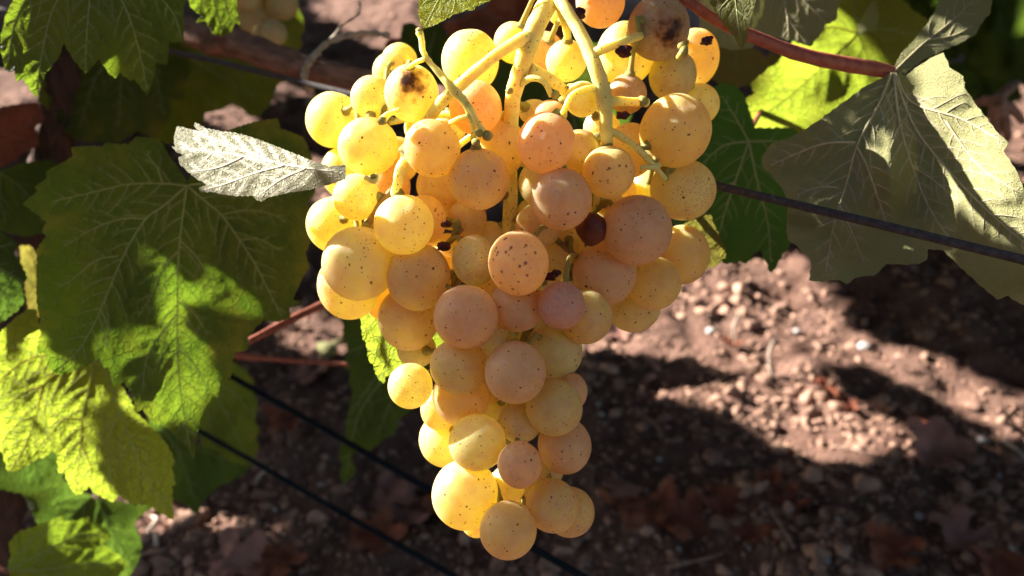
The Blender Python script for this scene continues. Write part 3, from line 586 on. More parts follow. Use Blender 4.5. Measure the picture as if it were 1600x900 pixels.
traced_leaf(shr2, [(1068, 350), (1090, 340), (1110, 335), (1115, 350), (1125, 370), (1132, 385), (1135, 400), (1120, 415), (1105, 420), (1095, 405), (1060, 400), (1050, 370)], (1070, 350), .315, .3, 0, LM['olive'], [[(1070, 350), (1100, 380), (1120, 412)], [(1085, 365), (1110, 360)]], M_vein, 1.5, 8, 1.6, .003, label='small torn leaf at the right edge of the bunch', seed=48)
traced_leaf(shr2, [(1112, 78), (1150, 66), (1180, 75), (1200, 90), (1206, 78), (1222, 92), (1190, 112), (1172, 132), (1130, 138), (1105, 115)], (1150, 72), .62, .2, 0, LM['olive'], [[(1150, 72), (1150, 110)]], M_vein, 1.5, 13, 2, .01, label='blotched olive leaf right of the top grapes', seed=49)
traced_leaf(shr2, [(1150, 190), (1210, 190), (1280, 195), (1330, 190), (1310, 240), (1200, 260), (1150, 240)], (1200, 200), .6, .1, 0, LM['dark'], [], None, 1.5, 13, 2, .01, seed=50)
vine2 = empty('grapevine', np.array([1.45, 2.1, 0.0]), 'blurred dark green vine foliage far back in the top right corner', 'grapevine')
for pl, J_, dd, sd in (([(1505, -60), (1640, -60), (1700, 60), (1640, 120), (1580, 130), (1510, 110), (1500, 60)], (1560, 20), 1.1, 51), ([(1420, -60), (1510, -60), (1530, 20), (1500, 90), (1440, 100), (1420, 30)], (1460, 0), 1.2, 52), ([(1290, -60), (1440, -60), (1440, 40), (1380, 60), (1300, 40)], (1360, -20), 1.3, 53), ([(1590, 60), (1700, 40), (1720, 160), (1640, 170), (1595, 130)], (1640, 100), 1.05, 54), ([(1480, 100), (1560, 90), (1600, 150), (1540, 190), (1490, 160)], (1530, 130), 1.25, 55)):
    traced_leaf(vine2, pl, J_, dd, .2, 0, LM['dark'], [[J_, (J_[0] + 10, J_[1] + 50)]], M_vein, 1.6, 18, 3, .03, seed=sd, branches=False)

# ------------------------------------------------------------------ trellis wires and tie
def wire(name, a, b_, w, mat, label, ext=2.6, sag=.0):
    A = P3(*a, on_row(*a)); B = P3(*b_, on_row(*b_)); d = (B - A) / np.linalg.norm(B - A)
    A2 = A - d * ext; B2 = B + d * .5; n = 40
    P = [A2 + (B2 - A2) * t for t in np.linspace(0, 1, n)]
    P = [p + np.array([0, 0, .0006 * math.sin(i * 1.3) + .0003 * math.sin(i * 3.1)]) for i, p in enumerate(P)]
    Vt, Ft = tube(P, [w] * n, 10, 2); o = meshobj(name, Vt, Ft, mat); return tag(o, label, 'wire')
wire('trellis_wire', (290, 85), (1600, 405), .00155, M_wire, 'dull grey trellis wire running behind the bunch and across the pale leaf')
wire('trellis_wire', (360, 588), (910, 900), .0021, M_wireblack, 'upper of the two black wires crossing the lower left')
wire('trellis_wire', (310, 673), (700, 895), .0021, M_wireblack, 'lower of the two black wires crossing the lower left')
tie = empty('cane_tie', P3(485, 110, on_row(485, 110)), 'pale raffia strip tying the brown cane to the wire', 'tie')
def ribbon(pts, w, name):
    C = catmull(np.array([P3(*p) for p in pts]), 6); V = []; n = len(C)
    T = np.gradient(C, axis=0); T /= np.linalg.norm(T, axis=1)[:, None]
    for i in range(n):
        vdir = C[i] - CAM; vdir /= np.linalg.norm(vdir); s_ = np.cross(T[i], vdir); s_ /= np.linalg.norm(s_)
        ww = w * (.6 + .5 * abs(math.sin(i * .9)))
        for a in (-1, 1):
            for z in (-1, 1): V.append(C[i] + s_ * a * ww + vdir * (z * .0004 + a * .001 * math.sin(i * .7)))
    Fc = []
    for i in range(n - 1):
        o = i * 4
        for p, q_ in ((0, 1), (1, 3), (3, 2), (2, 0)): Fc.append((o + p, o + q_, o + 4 + q_, o + 4 + p))
    return meshobj(name, V, Fc, M_raffia, tie)
dr = on_row(480, 110, .02)
ribbon([(500, 82, dr), (487, 92, dr - .013), (478, 108, dr - .014), (476, 125, dr - .013), (487, 146, dr - .004)], .0022, 'strip')
ribbon([(487, 92, dr - .013), (510, 68, dr - .01), (545, 55, dr), (580, 52, dr + .01), (610, 56, dr + .02)], .0018, 'strip')
ribbon([(512, 67, dr - .01), (535, 40, dr), (560, 22, dr + .01), (562, 2, dr + .02)], .0007, 'strip')
ribbon([(470, 85, dr - .014), (490, 93, dr - .015), (530, 106, dr - .014), (560, 114, dr - .012)], .0004, 'strip')

# ------------------------------------------------------------------ the bunch of grapes
# x, y, rx, ry, layer (0 = front), tint (y yellow, p pink, t tan, g green), mode, label
GR = [
(520,187,41,43,2,'y','',0),(582,153,33,34,2,'y','',0),(643,146,41,41,0,'y','rotA','yellow grape with a dark brown rot patch on its front'),(610,112,27,27,3,'y','',0),(624,96,28,26,4,'y','',0),
(735,95,44,44,2,'y','',0),(802,67,29,30,3,'y','',0),(575,229,46,44,1,'y','',0),(675,232,43,43,0,'o','',0),(743,168,40,42,2,'p','',0),
(780,230,41,46,2,'o','',0),(748,280,47,47,1,'o','',0),(533,270,30,36,3,'y','',0),(557,308,36,36,0,'y','russ',0),(522,351,41,43,2,'y','',0),
(631,351,46,46,0,'y','',0),(662,345,34,40,2,'t','bruise',0),(561,412,56,56,0,'y','',0),(546,446,48,49,1,'y','',0),(654,433,48,49,1,'t','',0),
(638,498,46,46,2,'t','',0),(728,495,49,50,0,'p','',0),(810,411,46,50,0,'p','blotch','pinkish grape with dark red brown blotches'),(741,407,34,40,2,'g','russ',0),(853,223,44,44,0,'p','',0),
(877,311,47,48,0,'p','',0),(951,269,40,40,0,'o','bruise',0),(995,360,54,54,0,'p','',0),(1067,296,50,47,1,'y','russ','sunlit grape netted with fine brown russet at the right edge'),(1055,205,54,54,0,'t','',0),
(1029,44,47,46,0,'b','rotB','dull brown grape with a dark bruise at the top right'),(978,84,45,46,2,'y','',0),(1051,118,36,36,1,'g','',0),(1086,90,36,44,2,'t','',0),(1090,163,33,30,2,'y','',0),
(938,2,38,37,1,'p','',0),(885,95,31,32,1,'y','',0),(852,80,28,28,3,'p','',0),(910,155,27,27,1,'y','',0),(860,177,26,20,3,'p','',0),
(874,22,16,16,3,'y','',0),(980,147,30,30,3,'b','',0),(906,240,33,35,2,'t','',0),(985,235,38,42,3,'t','',0),(846,285,34,36,3,'g','',0),
(829,335,22,22,4,'g','',0),(1065,398,42,46,2,'t','',0),(945,427,49,50,1,'p','',0),(1022,443,40,42,1,'t','',0),(990,478,42,40,2,'g','',0),
(877,477,36,37,0,'k','','small rosy grape in the shaded middle of the bunch'),(915,495,41,42,2,'t','',0),(808,478,43,40,1,'p','',0),(805,582,47,47,0,'p','',0),(717,572,45,43,1,'t','',0),
(720,621,42,43,2,'t','',0),(641,603,34,35,0,'y','russ','small grape half in sun standing out at the lower left of the bunch'),(685,640,27,31,3,'t','russ',0),(694,688,38,39,3,'y','',0),(746,691,44,43,1,'y','',0),
(812,726,34,35,0,'p','bruise',0),(727,773,51,51,1,'y','',0),(794,828,44,44,0,'t','','lowest grape at the tip of the bunch'),(882,696,40,42,2,'p','',0),(863,790,40,40,1,'t','',0),
(890,800,38,38,2,'t','russ',0),(793,757,27,27,1,'g','',0),(854,733,26,30,3,'t','',0),(745,815,24,24,3,'y','',0),(866,637,43,43,1,'t','',0),
(812,660,34,30,2,'g','',0),(893,612,24,30,3,'p','',0),(866,548,44,42,2,'g','',0),(690,290,38,38,4,'t','',0),(606,290,34,38,4,'p','',0),
(706,325,34,32,5,'g','',0),(842,352,36,35,3,'t','',0),(877,392,36,42,4,'g','',0),(651,546,30,26,4,'g','',0),(846,440,34,40,4,'g','',0),
(730,340,30,30,4,'t','',0),(765,372,26,26,5,'g','',0),(700,205,26,28,4,'y','',0),(845,230,28,28,5,'o','',0),(905,290,26,26,5,'t','',0),(955,330,28,28,4,'t','',0),(690,430,30,30,4,'t','',0),(765,600,28,30,4,'t','',0),(840,600,30,30,4,'g','',0),(775,700,24,24,4,'y','',0),(835,760,24,24,4,'t','',0),(600,470,30,30,4,'t','',0),(770,450,32,32,5,'t','',0),(760,530,36,40,4,'g','',0),(700,395,30,30,5,'t','',0),(925,330,32,34,5,'g','',0),(960,300,34,34,5,'t','',0),
(1010,300,34,34,5,'g','',0),(600,380,32,32,5,'t','',0),(860,590,34,34,5,'g','',0),(770,640,28,30,4,'g','',0),(835,520,34,34,4,'g','',0),
(900,440,34,34,5,'t','',0),(940,200,28,28,5,'g','',0),(895,262,30,28,5,'t','',0),(660,200,28,28,5,'y','',0),(620,250,34,34,5,'t','',0),
(824,790,22,22,4,'y','',0),(835,175,24,18,4,'y','',0),(1110,92,8,8,9,'b','',0)]
GR = [g_ for g_ in GR if g_[2] > 10]
TINT = dict(y=(.99, .90, .33), o=(.98, .74, .22), p=(.93, .61, .29), t=(.94, .73, .22), g=(.89, .82, .32), b=(.55, .36, .18), k=(.84, .46, .36))
def axis_x(y): return np.interp(y, [0, 150, 330, 600, 850], [860, 810, 800, 800, 812])
bunch = empty('grape_bunch', P3(862, -30, .262), 'large cone shaped bunch of ripe yellow and pinkish speckled grapes hanging in the centre', 'grapes')
import bmesh
def grape_mesh(i):
    n, mm = 40, 26; V = []; Fc = []; r = random.Random(i)
    el = 1 + r.uniform(-.02, .08)
    for a in range(mm + 1):
        th = math.pi * a / mm
        for b_ in range(n):
            ph = 2 * math.pi * b_ / n; z = math.cos(th); rr = math.sin(th)
            dim = 1 - .05 * math.exp(-(th / .22) ** 2)            # dimple at the stalk
            V.append((rr * math.cos(ph) * dim, rr * math.sin(ph) * dim, z * el * dim))
    V = np.array(V); V *= (1 + .012 * fbm(V[:, 0] * 1.3 + i, V[:, 1] * 1.3, V[:, 2] * 1.3, 2, i))[:, None]
    for a in range(mm):
        for b_ in range(n):
            q_ = (a * n + b_, (a + 1) * n + b_, (a + 1) * n + (b_ + 1) % n, a * n + (b_ + 1) % n); Fc.append(q_)
    me = bpy.data.meshes.new('grape'); me.from_pydata(V.tolist(), [], Fc)
    bm = bmesh.new(); bm.from_mesh(me); bmesh.ops.remove_doubles(bm, verts=bm.verts, dist=1e-5); bmesh.ops.recalc_face_normals(bm, faces=bm.faces); bm.to_mesh(me); bm.free()
    me.polygons.foreach_set('use_smooth', [True] * len(me.polygons)); me.materials.append(GM['']); return me
GMESH = [grape_mesh(i) for i in range(4)]
placed = []; r_ = random.Random(5)
for (x, y, rx, ry, lay, tint, mode, lab) in sorted(GR, key=lambda g_: g_[4]):
    rx *= 1.025; ry *= 1.025; rp = (rx + ry) / 2; side_ = abs(x - axis_x(y)) / 230.
    d = .236 + .0075 * lay + .022 * side_ ** 2 + (.014 if y < 120 else 0) + max(0, (y - 650)) * .00002
    for _ in range(60):
        R = rp * d / F; c = P3(x, y, d); bad = False
        for (c2, R2, _o) in placed:
            if np.linalg.norm(c - c2) < (R + R2) * .93: bad = True; break
        if not bad: break
        d += .0012
    mname = mode
    if lay == 0 or True:
        o = bpy.data.objects.new('grape', GMESH[r_.randrange(4)])
    link(o, bunch, c)
    o.scale = (R * rx / rp, R, R * ry / rp)
    if mode in ('rotA', 'rotB'): o.rotation_euler = (0, 0, 0)
    elif mode: o.rotation_euler = (r_.uniform(-.2, .2), r_.uniform(-.2, .2), r_.uniform(-.3, .3))
    else: o.rotation_euler = (r_.uniform(-.5, .5), r_.uniform(-.5, .5), r_.uniform(-3, 3)) if abs(rx - ry) < 3 else (0, 0, 0)
    if mode: o.material_slots[0].link = 'OBJECT'; o.material_slots[0].material = GM[mode]
    tc = TINT[tint]; o.color = tuple(min(1, v * r_.uniform(.96, 1.03)) for v in tc) + (1,)
    if lab: o['label'] = lab
    placed.append((c, R, o))
# main stem (rachis) and its branches: x, y, depth, radius in pixels
SP_ = []
def stem(pts, mat=M_stem, name='stem', seed=1, sides=14, wob=.07):
    Vt, Ft = tube([P3(x, y, d) for x, y, d, r in pts], [.92 * r * d / F for x, y, d, r in pts], sides, 6, wob, seed); SP_.append(catmull(np.array([P3(x, y, d) for x, y, d, r in pts]), 6))
    return meshobj(name, Vt, Ft, mat, bunch)
stem([(875, -40, .252, 18), (862, -5, .247, 17), (842, 30, .243, 17), (828, 65, .242, 17), (815, 105, .245, 15), (803, 145, .250, 14), (799, 180, .256, 13), (797, 240, .266, 12), (797, 330, .272, 12), (790, 420, .272, 10), (800, 520, .268, 9), (803, 640, .264, 7), (806, 740, .262, 6), (812, 800, .262, 4)], name='rachis', sides=18)
stem([(834, 55, .242, 12), (815, 62, .240, 12), (790, 76, .238, 10), (755, 102, .236, 10), (720, 132, .236, 11), (700, 150, .237, 11), (680, 172, .242, 10), (650, 215, .25, 9), (628, 260, .252, 8), (620, 300, .256, 8)], name='branch', seed=2)
stem([(862, -20, .247, 12), (880, 8, .242, 11), (900, 40, .240, 11), (918, 75, .238, 12), (930, 105, .237, 13), (941, 140, .238, 14), (946, 175, .240, 12), (947, 205, .243, 11), (950, 238, .25, 10)], name='branch', seed=3)
stem([(922, 85, .238, 9), (945, 76, .236, 8), (970, 66, .240, 7), (1000, 56, .256, 7)], name='branch', seed=4)
stem([(940, 158, .240, 10), (965, 158, .243, 8), (990, 159, .246, 7), (1010, 160, .25, 8)], name='branch', seed=5)
stem([(872, 5, .246, 8), (882, 30, .246, 8), (888, 60, .250, 6)], name='branch', seed=6)
stem([(826, 108, .246, 13), (845, 116, .248, 10), (865, 128, .250, 10), (890, 150, .256, 9), (905, 175, .262, 8)], name='branch', seed=7)
stem([(812, 130, .247, 8), (830, 122, .243, 6), (850, 128, .242, 5), (862, 150, .244, 5)], name='branch', seed=8)
stem([(928, 138, .237, 6), (912, 140, .233, 5), (893, 150, .231, 5), (884, 168, .231, 5), (877, 186, .236, 6)], name='branch', seed=9)
stem([(655, 50, .232, 6), (659, 62, .232, 5), (661, 80, .232, 4.5), (672, 98, .232, 5), (690, 118, .232, 6), (706, 138, .232, 8), (722, 155, .233, 6), (733, 176, .234, 5), (739, 200, .236, 5), (740, 216, .238, 5)], name='branch', seed=10, wob=.2)
stem([(664, 92, .232, 4), (650, 98, .234, 4), (638, 106, .238, 4)], name='branch', seed=11)
stem([(700, 140, .235, 8), (720, 150, .234, 6), (735, 170, .233, 5), (745, 190, .234, 5), (755, 205, .235, 6)], name='branch', seed=12)
stem([(735, 180, .234, 4), (715, 186, .236, 4), (700, 194, .240, 4)], name='branch', seed=13)
stem([(625, 172, .236, 5), (608, 178, .236, 5), (598, 187, .236, 7)], name='branch', seed=14)
stem([(589, 272, .236, 4), (585, 283, .235, 5), (570, 277, .235, 4)], name='branch', seed=15)
stem([(1000, 262, .245, 4), (1022, 261, .245, 5), (1030, 258, .25, 5)], name='branch', seed=16)
stem([(1070, 72, .243, 5), (1068, 82, .242, 8), (1060, 90, .245, 5)], M_receptacle, name='branch', seed=17)
stem([(640, 248, .246, 8), (628, 262, .244, 11), (621, 285, .244, 7), (617, 305, .248, 7)], name='branch', seed=18, wob=.2)
for k_, (a, b_) in enumerate([((799, 190, .258), (700, 240, .262)), ((797, 250, .266), (900, 300, .262)), ((797, 300, .27), (700, 380, .262)), ((795, 340, .272), (900, 400, .264)), ((792, 400, .272), (680, 470, .262)), ((797, 470, .27), (960, 440, .266)), ((800, 540, .268), (880, 560, .262)), ((800, 560, .267), (700, 600, .262)), ((802, 640, .265), (870, 660, .262)), ((803, 660, .264), (730, 690, .262)), ((806, 720, .262), (860, 760, .262)), ((808, 740, .262), (750, 760, .26)), ((947, 200, .245), (1040, 280, .262)), ((947, 215, .25), (930, 330, .264)), ((797, 180, .258), (560, 200, .27)), ((620, 290, .256), (560, 380, .262))]):
    mx_ = ((a[0] + b_[0]) / 2, (a[1] + b_[1]) / 2 - 10, (a[2] + b_[2]) / 2)
    stem([(*a, 7), (*mx_, 6), (*b_, 5)], M_stemdark if 250 < a[1] < 420 else M_stem, name='branch', seed=20 + k_, sides=8)
SPTS = np.concatenate(SP_)
for c, R, o in placed:                                                     # each grape's own little stalk, from its shoulder to the nearest branch
    dd = np.linalg.norm(SPTS - c, axis=1) + .25 * np.maximum(0, c[2] - SPTS[:, 2]); dd[dd < R * 1.15] = 9; tgt = SPTS[int(np.argmin(dd))]
    v = tgt - c; dist = np.linalg.norm(v)
    if dist > .045: tgt = c + v / dist * .045; dist = .045
    v = v / np.linalg.norm(v); v0 = v + np.array([0, .25, .35]); v0 /= np.linalg.norm(v0)
    a = c + v0 * R * .94; gap = max(.002, np.linalg.norm(tgt - a))
    Vt, Ft = tube([a, a + v0 * .0010, a + v0 * .0024, a + v0 * gap * .5 + v * gap * .1, tgt], [.0018, .0017, .0010, .0008, .0010], 8, 3)
    inv = np.array(Matrix.LocRotScale(Vector(c), o.rotation_euler, o.scale).inverted()); VV = Vt @ inv[:3, :3].T + inv[:3, 3]
    me = bpy.data.meshes.new('pedicel'); me.from_pydata(VV.tolist(), [], Ft); me.polygons.foreach_set('use_smooth', [True] * len(me.polygons)); me.materials.append(M_receptacle)
    q_ = bpy.data.objects.new('pedicel', me); COL.objects.link(q_); q_.parent = o
def knob(name, c, r, mat, seed, sq=(1, 1, 1), sub=2, amp=.25, label=None):
    Vb, Fb = blob(P3(*c), r * c[2] / F, seed, sub, amp, sq); o = meshobj(name, Vb, Fb, mat, bunch); 
    if label: o['label'] = label
    return o
for c, r in (((655, 49, .232), 7), ((597, 189, .234), 9), ((762, 212, .235), 11), ((744, 222, .236), 8), ((868, 148, .243), 9), ((876, 188, .235), 7), ((1004, 158, .247), 11), ((1066, 72, .243), 9), ((748, 208, .234), 9), ((742, 222, .237), 7), ((584, 277, .235), 7), ((796, 142, .242), 8), ((802, 540, .262), 14), ((575, 0, .9), 0), ((780, 690, .25), 8)):
    if r: knob('stalk_end', c, r * .78, M_receptacle, c[0], amp=.2)
knob('dried_berry', (925, 358, .250), 24, M_maroon, 3, (1, .9, 1.15), 3, .12, 'dark maroon dried grape among the fresh ones')
for c, r, s_ in (((974, 80, .238), 10, 5), ((1103, 64, .243), 8, 7), ((904, 22, .242), 10, 10), ((973, 180, .248), 8, 12), ((860, 432, .243), 8, 15), ((870, 426, .244), 6, 16), ((693, 385, .252), 8, 18), ((698, 350, .252), 6, 20)):
    knob('dried_berry', c, r, M_dry, s_, (1.2, .7, .8), 3, .5)

# second bunch, shaded, far back at the top left
bun2 = empty('grape_bunch', P3(410, 0, .56), 'few pale shaded grapes hanging behind the cane at the top', 'grapes')
for x, y, r in ((402, 25, 33), (428, 52, 20), (385, -10, 28), (440, 5, 26), (410, 55, 16)):
    o = bpy.data.objects.new('grape', GMESH[1]); c = P3(x, y, .56 + r_.uniform(-.01, .02)); link(o, bun2, c); R = r * .56 / F; o.scale = (R, R, R); o.color = (.62, .6, .3, 1)
    o.rotation_euler = (r_.random(), r_.random(), r_.random() * 6)
Vt, Ft = tube([P3(415, -70, .575), P3(412, -20, .575), P3(410, 40, .575)], [.002, .002, .0012], 8, 4); meshobj('stem', Vt, Ft, M_stem, bun2)
for x, y, nm in ((672, 2, 0), (1000, -6, 1)):
    pass

# ------------------------------------------------------------------ litter on the ground
def lobed(n=64, seed=0, lob=5):
    r = random.Random(seed); out = []
    for i in range(n):
        t = 2 * math.pi * i / n; a = (t + math.pi) % (2 * math.pi) - math.pi
        rr = .62 + .30 * abs(math.cos(a * lob / 2.)) ** 1.3 + (.05 if i % 2 else -.03) * r.uniform(.5, 1.5)
        if abs(a) > 2.85: rr *= .55
        out.append((rr * math.sin(t) * r.uniform(.96, 1.04), rr * math.cos(t) * r.uniform(.96, 1.04)))
    return out
def ground_leaf(px_, py_, size, rot, mat, label, curl=.5, seed=1, tilt=(0, 0), name='fallen_leaf'):
    pts = lobed(seed=seed); g_ = .11
    gx, gy = np.meshgrid(np.arange(-1, 1, g_), np.arange(-1, 1, g_)); m = inside(pts, gx, gy); gx, gy = gx[m], gy[m]
    res = geometry.delaunay_2d_cdt([Vector(p) for p in pts] + [Vector((a, b_)) for a, b_ in zip(gx, gy)], [], [list(range(len(pts)))], 1, 1e-4)
    vx = np.array([v[0] for v in res[0]]); vy = np.array([v[1] for v in res[0]])
    z = curl * (.35 * vx ** 2 * math.cos(seed) + .35 * vy ** 2 + .2 * fbm(vx * 1.8 + seed, vy * 1.8, s=seed, o=2))
    segs = [(0, -.6, .75 * math.sin(a), -.6 + 1.4 * math.cos(a) * .9) for a in (-1.3, -.6, 0, .6, 1.3)]
    vd = segdist(vx, vy, segs) * size
    z = z - .05 * np.exp(-(vd / size / .06) ** 2)
    ca, sa = math.cos(rot), math.sin(rot); P = np.stack([vx * ca - vy * sa, vx * sa + vy * ca, z + vx * tilt[0] + vy * tilt[1]], -1) * size
    c = ground_at(px_, py_); P[:, 2] -= P[:, 2].min(); P = P + c + np.array([0, 0, .004])
    o = meshobj(name, P, res[2], mat, None, c, True, {'vd': vd}); tag(o, label, 'fallen leaf'); return o
FL = [(615, 790, .030, .4, 'pinkdead', 'faded pink fallen leaf on the soil just above the lower black wire'), (700, 800, .026, 2.0, 'brown', 'brown fallen leaf on the soil left of the large lowest grapes'),
      (640, 815, .028, 4.0, 'pinkdead', 'greyish curled fallen leaf below the black wire at the bottom'), (590, 850, .028, 1.0, 'brown', 'red brown fallen leaf at the bottom left of the bunch tip'),
      (1460, 715, .034, .8, 'pinkdead', 'large dusty pink fallen leaf lying right of the sunlit strip'), (1290, 615, .020, 2.5, 'brown', 'rust coloured fallen leaf in the middle of the sunlit strip'),
      (1440, 665, .016, .2, 'brown', 'small orange red fallen leaf in sun beside the dusty pink one'), (990, 810, .034, 1.6, 'brown', 'dark red fallen leaf right of the lowest grapes'), (1060, 820, .030, 3.0, 'brown', 'crumpled brown leaf further right of the lowest grapes'),
      (970, 780, .022, 5.0, 'pinkdead', 'small curled leaf above the dark red one'), (1130, 800, .024, 4.4, 'brown', 'curled brown leaf near a faint sun fleck at the bottom'), (1500, 850, .030, 2.2, 'pinkdead', 'greyish fallen leaf near the bottom right corner'),
      (1390, 870, .026, .9, 'brown', 'brown leaf at the bottom edge right of centre'), (370, 885, .030, 2.9, 'pinkdead', 'pale crumpled leaf at the bottom edge on the left'), (440, 890, .024, 1.1, 'brown', 'brown crumpled leaf at the bottom edge left of the wires'),
      (1230, 790, .02, 1.9, 'brown', 'dim brown leaf below the sunlit strip'), (1180, 845, .02, .3, 'brown', 'small dark red leaf at the bottom centre right'), (965, 530, .022, 3.5, 'pinkdead', 'sunlit pale leaf close beside the right edge of the bunch'),
      (1560, 900, .03, 4.7, 'brown', 'brown leaf in the bottom right corner'), (450, 670, .025, 1.3, 'brown', 'dark leaf between the two black wires'), (1200, 760, .016, 5.5, 'brown', 'little red leaf in shade under the strip of sun'),
      (480, 590, .028, 2.2, 'pinkdead', 'curled dim leaf right under the brown stalk'), (1320, 640, .014, 3.9, 'brown', 'tiny orange leaf scrap in the sunlit strip'), (1140, 545, .016, 1.4, 'brown', 'orange brown leaf scrap in the upper sunlit soil')]
for i, (x, y, s_, rt, mt, lb) in enumerate(FL): ground_leaf(x, y, s_ * 1.25, rt, LM[mt], lb, .9, i + 3, (r_.uniform(-.3, .3), r_.uniform(-.3, .3)))
ground_leaf(520, 555, .030, 1.0, LM['under'], 'pale grey green fallen leaf on the soil behind the brown stalk', .5, 60, (.1, -.3))
TW = [(1205, 590, 1222, 525, .0022, 'pale', 'short pale stem standing up out of the sunlit soil'), (1150, 545, 1148, 470, .002, 'pale', 'bleached thin stem in the upper sunlit soil'), (1560, 690, 1600, 720, .003, 'pale', 'pale stick at the right edge of the sunlit strip'),
      (226, 842, 238, 812, .0026, 'pale', 'pale broken stick on the sunlit patch at lower left'), (234, 838, 246, 858, .003, 'pale', 'short stub of pale stick next to the longer one'), (700, 740, 640, 690, .0014, 'twig', 'thin twig between the black wires and the bunch'),
      (380, 640, 470, 590, .0024, 'twig', 'brown twig lying left of the hanging dark leaf'), (455, 695, 460, 660, .0018, 'twig', 'short upright twig between the two black wires'), (1000, 650, 1040, 700, .0012, 'twig', 'thin dark twig in the shaded soil right of the bunch'),
      (1240, 860, 1200, 800, .002, 'twig', 'reddish twig leaning at the bottom right of centre'), (1480, 640, 1400, 600, .0018, 'twig', 'thin twig along the sunlit strip'), (430, 505, 520, 520, .002, 'twig', 'twig on the soil just right of the large mottled leaf'),
      (1300, 700, 1400, 740, .0014, 'twig', 'fine twig in shade below the strip'), (1040, 890, 1130, 870, .0016, 'twig', 'fine twig along the bottom edge'), (220, 870, 260, 862, .002, 'twig', 'dark twig at the bottom left patch of sun'),
      (400, 760, 425, 735, .0018, 'pale', 'small pale bent stalk below the wires'), (1500, 790, 1560, 770, .0016, 'twig', 'dark twig at lower right')]
for i, (x0, y0, x1, y1, rad, mt, lb) in enumerate(TW):
    a, b_ = ground_at(x0, y0), ground_at(x1, y1); up = (i < 2)
    if up: b_ = a + np.array([.004, .02, .05])
    m_ = (a + b_) / 2 + np.array([r_.uniform(-.01, .01), r_.uniform(-.006, .006), .008]); a[2] += .003; b_[2] += .005
    Vt, Ft = tube([a, m_, b_], [rad, rad * .9, rad * .6], 7, 6, .2, i); tag(meshobj('dry_twig', Vt, Ft, M_pale if mt == 'pale' else M_twig, None), lb, 'twig')
# withered stalk cluster at the far right
wc = empty('dry_stalk', ground_at(1560, 240), 'withered branching stalk standing on the soil behind the pale leaf', 'dry stalk')
c0 = P3(1556, 160, .62)
for q_ in ((1590, 130), (1520, 165), (1575, 215), (1545, 225), (1598, 190)):
    Vt, Ft = tube([c0, P3((1556 + q_[0]) / 2 + 3, (160 + q_[1]) / 2 - 6, .63), P3(*q_, .66)], [.005, .004, .003], 8, 4, .2, q_[0]); meshobj('branch', Vt, Ft, M_twig, wc)
pp = WPOS[wc.name]; Vt, Ft = tube([c0, (c0 + pp) / 2, pp], [.005, .005, .006], 8, 4, .2, 3); meshobj('branch', Vt, Ft, M_twig, wc)
pm = []
for i in range(3):
    Vb, Fb = blob((0, 0, 0), 1, i + 4, 2, .25, (1, .8, .6)); me = bpy.data.meshes.new('pebble'); me.from_pydata(Vb.tolist(), [], Fb); me.polygons.foreach_set('use_smooth', [True] * len(me.polygons)); me.materials.append(M_stone); pm.append(me)
PB = [(1310, 815, 7, 'white flat pebble in the dark soil at lower right, larger of a close pair'), (1300, 832, 5, 'tiny white pebble just below the flat one at lower right'), (1435, 810, 10, 'pale oval pebble lying left of the greyish leaf near the bottom right'),
      (1030, 720, 6, 'small bluish white pebble in shade right of the lower bunch'), (1580, 860, 7, 'white pebble near the bottom right corner'), (1350, 545, 14, 'cream coloured pebble, biggest one on the upper edge of the sunlit strip'),
      (1480, 680, 14, 'bright rounded pebble in sun just above the dusty pink leaf'), (1535, 690, 10, 'sunlit pebble beside the pale stick at the right edge'), (1010, 770, 5, 'tiny pale pebble in shade beside the lowest grapes'), (940, 650, 6, 'grey white pebble close to the right flank of the bunch'),
      (935, 634, 5, 'tiny pebble touching the grey white one near the bunch'), (1170, 860, 5, 'tiny pebble near the small dark red leaf at the bottom'), (1245, 520, 8, 'pale pebble among sunlit clods under the dark green leaf'), (1560, 745, 6, 'small pebble just below the sunlit strip at far right'),
      (350, 700, 5, 'tiny pebble beside the dark leaf tip at lower left'), (500, 760, 5, 'tiny pebble under the lower black wire'), (430, 800, 5, 'small pebble at the edge of the lower left sun patch'), (1110, 520, 10, 'rounded cream pebble in the sunlit soil nearest the bunch'),
      (1060, 860, 5, 'tiny white pebble at the bottom, right of the crumpled leaf'), (1290, 880, 8, 'white pebble at the bottom edge right of centre')]
for i, (x, y, s_, lb) in enumerate(PB):
    c = ground_at(x, y); d = pix(c)[2]; o = bpy.data.objects.new('pebble', pm[i % 3]); link(o, None, c + np.array([0, 0, .003])); o.scale = (s_ * d / F * .8,) * 3; o.rotation_euler = (0, 0, i * 1.3)
    tag(o, lb, 'pebble', 'pale pebbles on the soil')

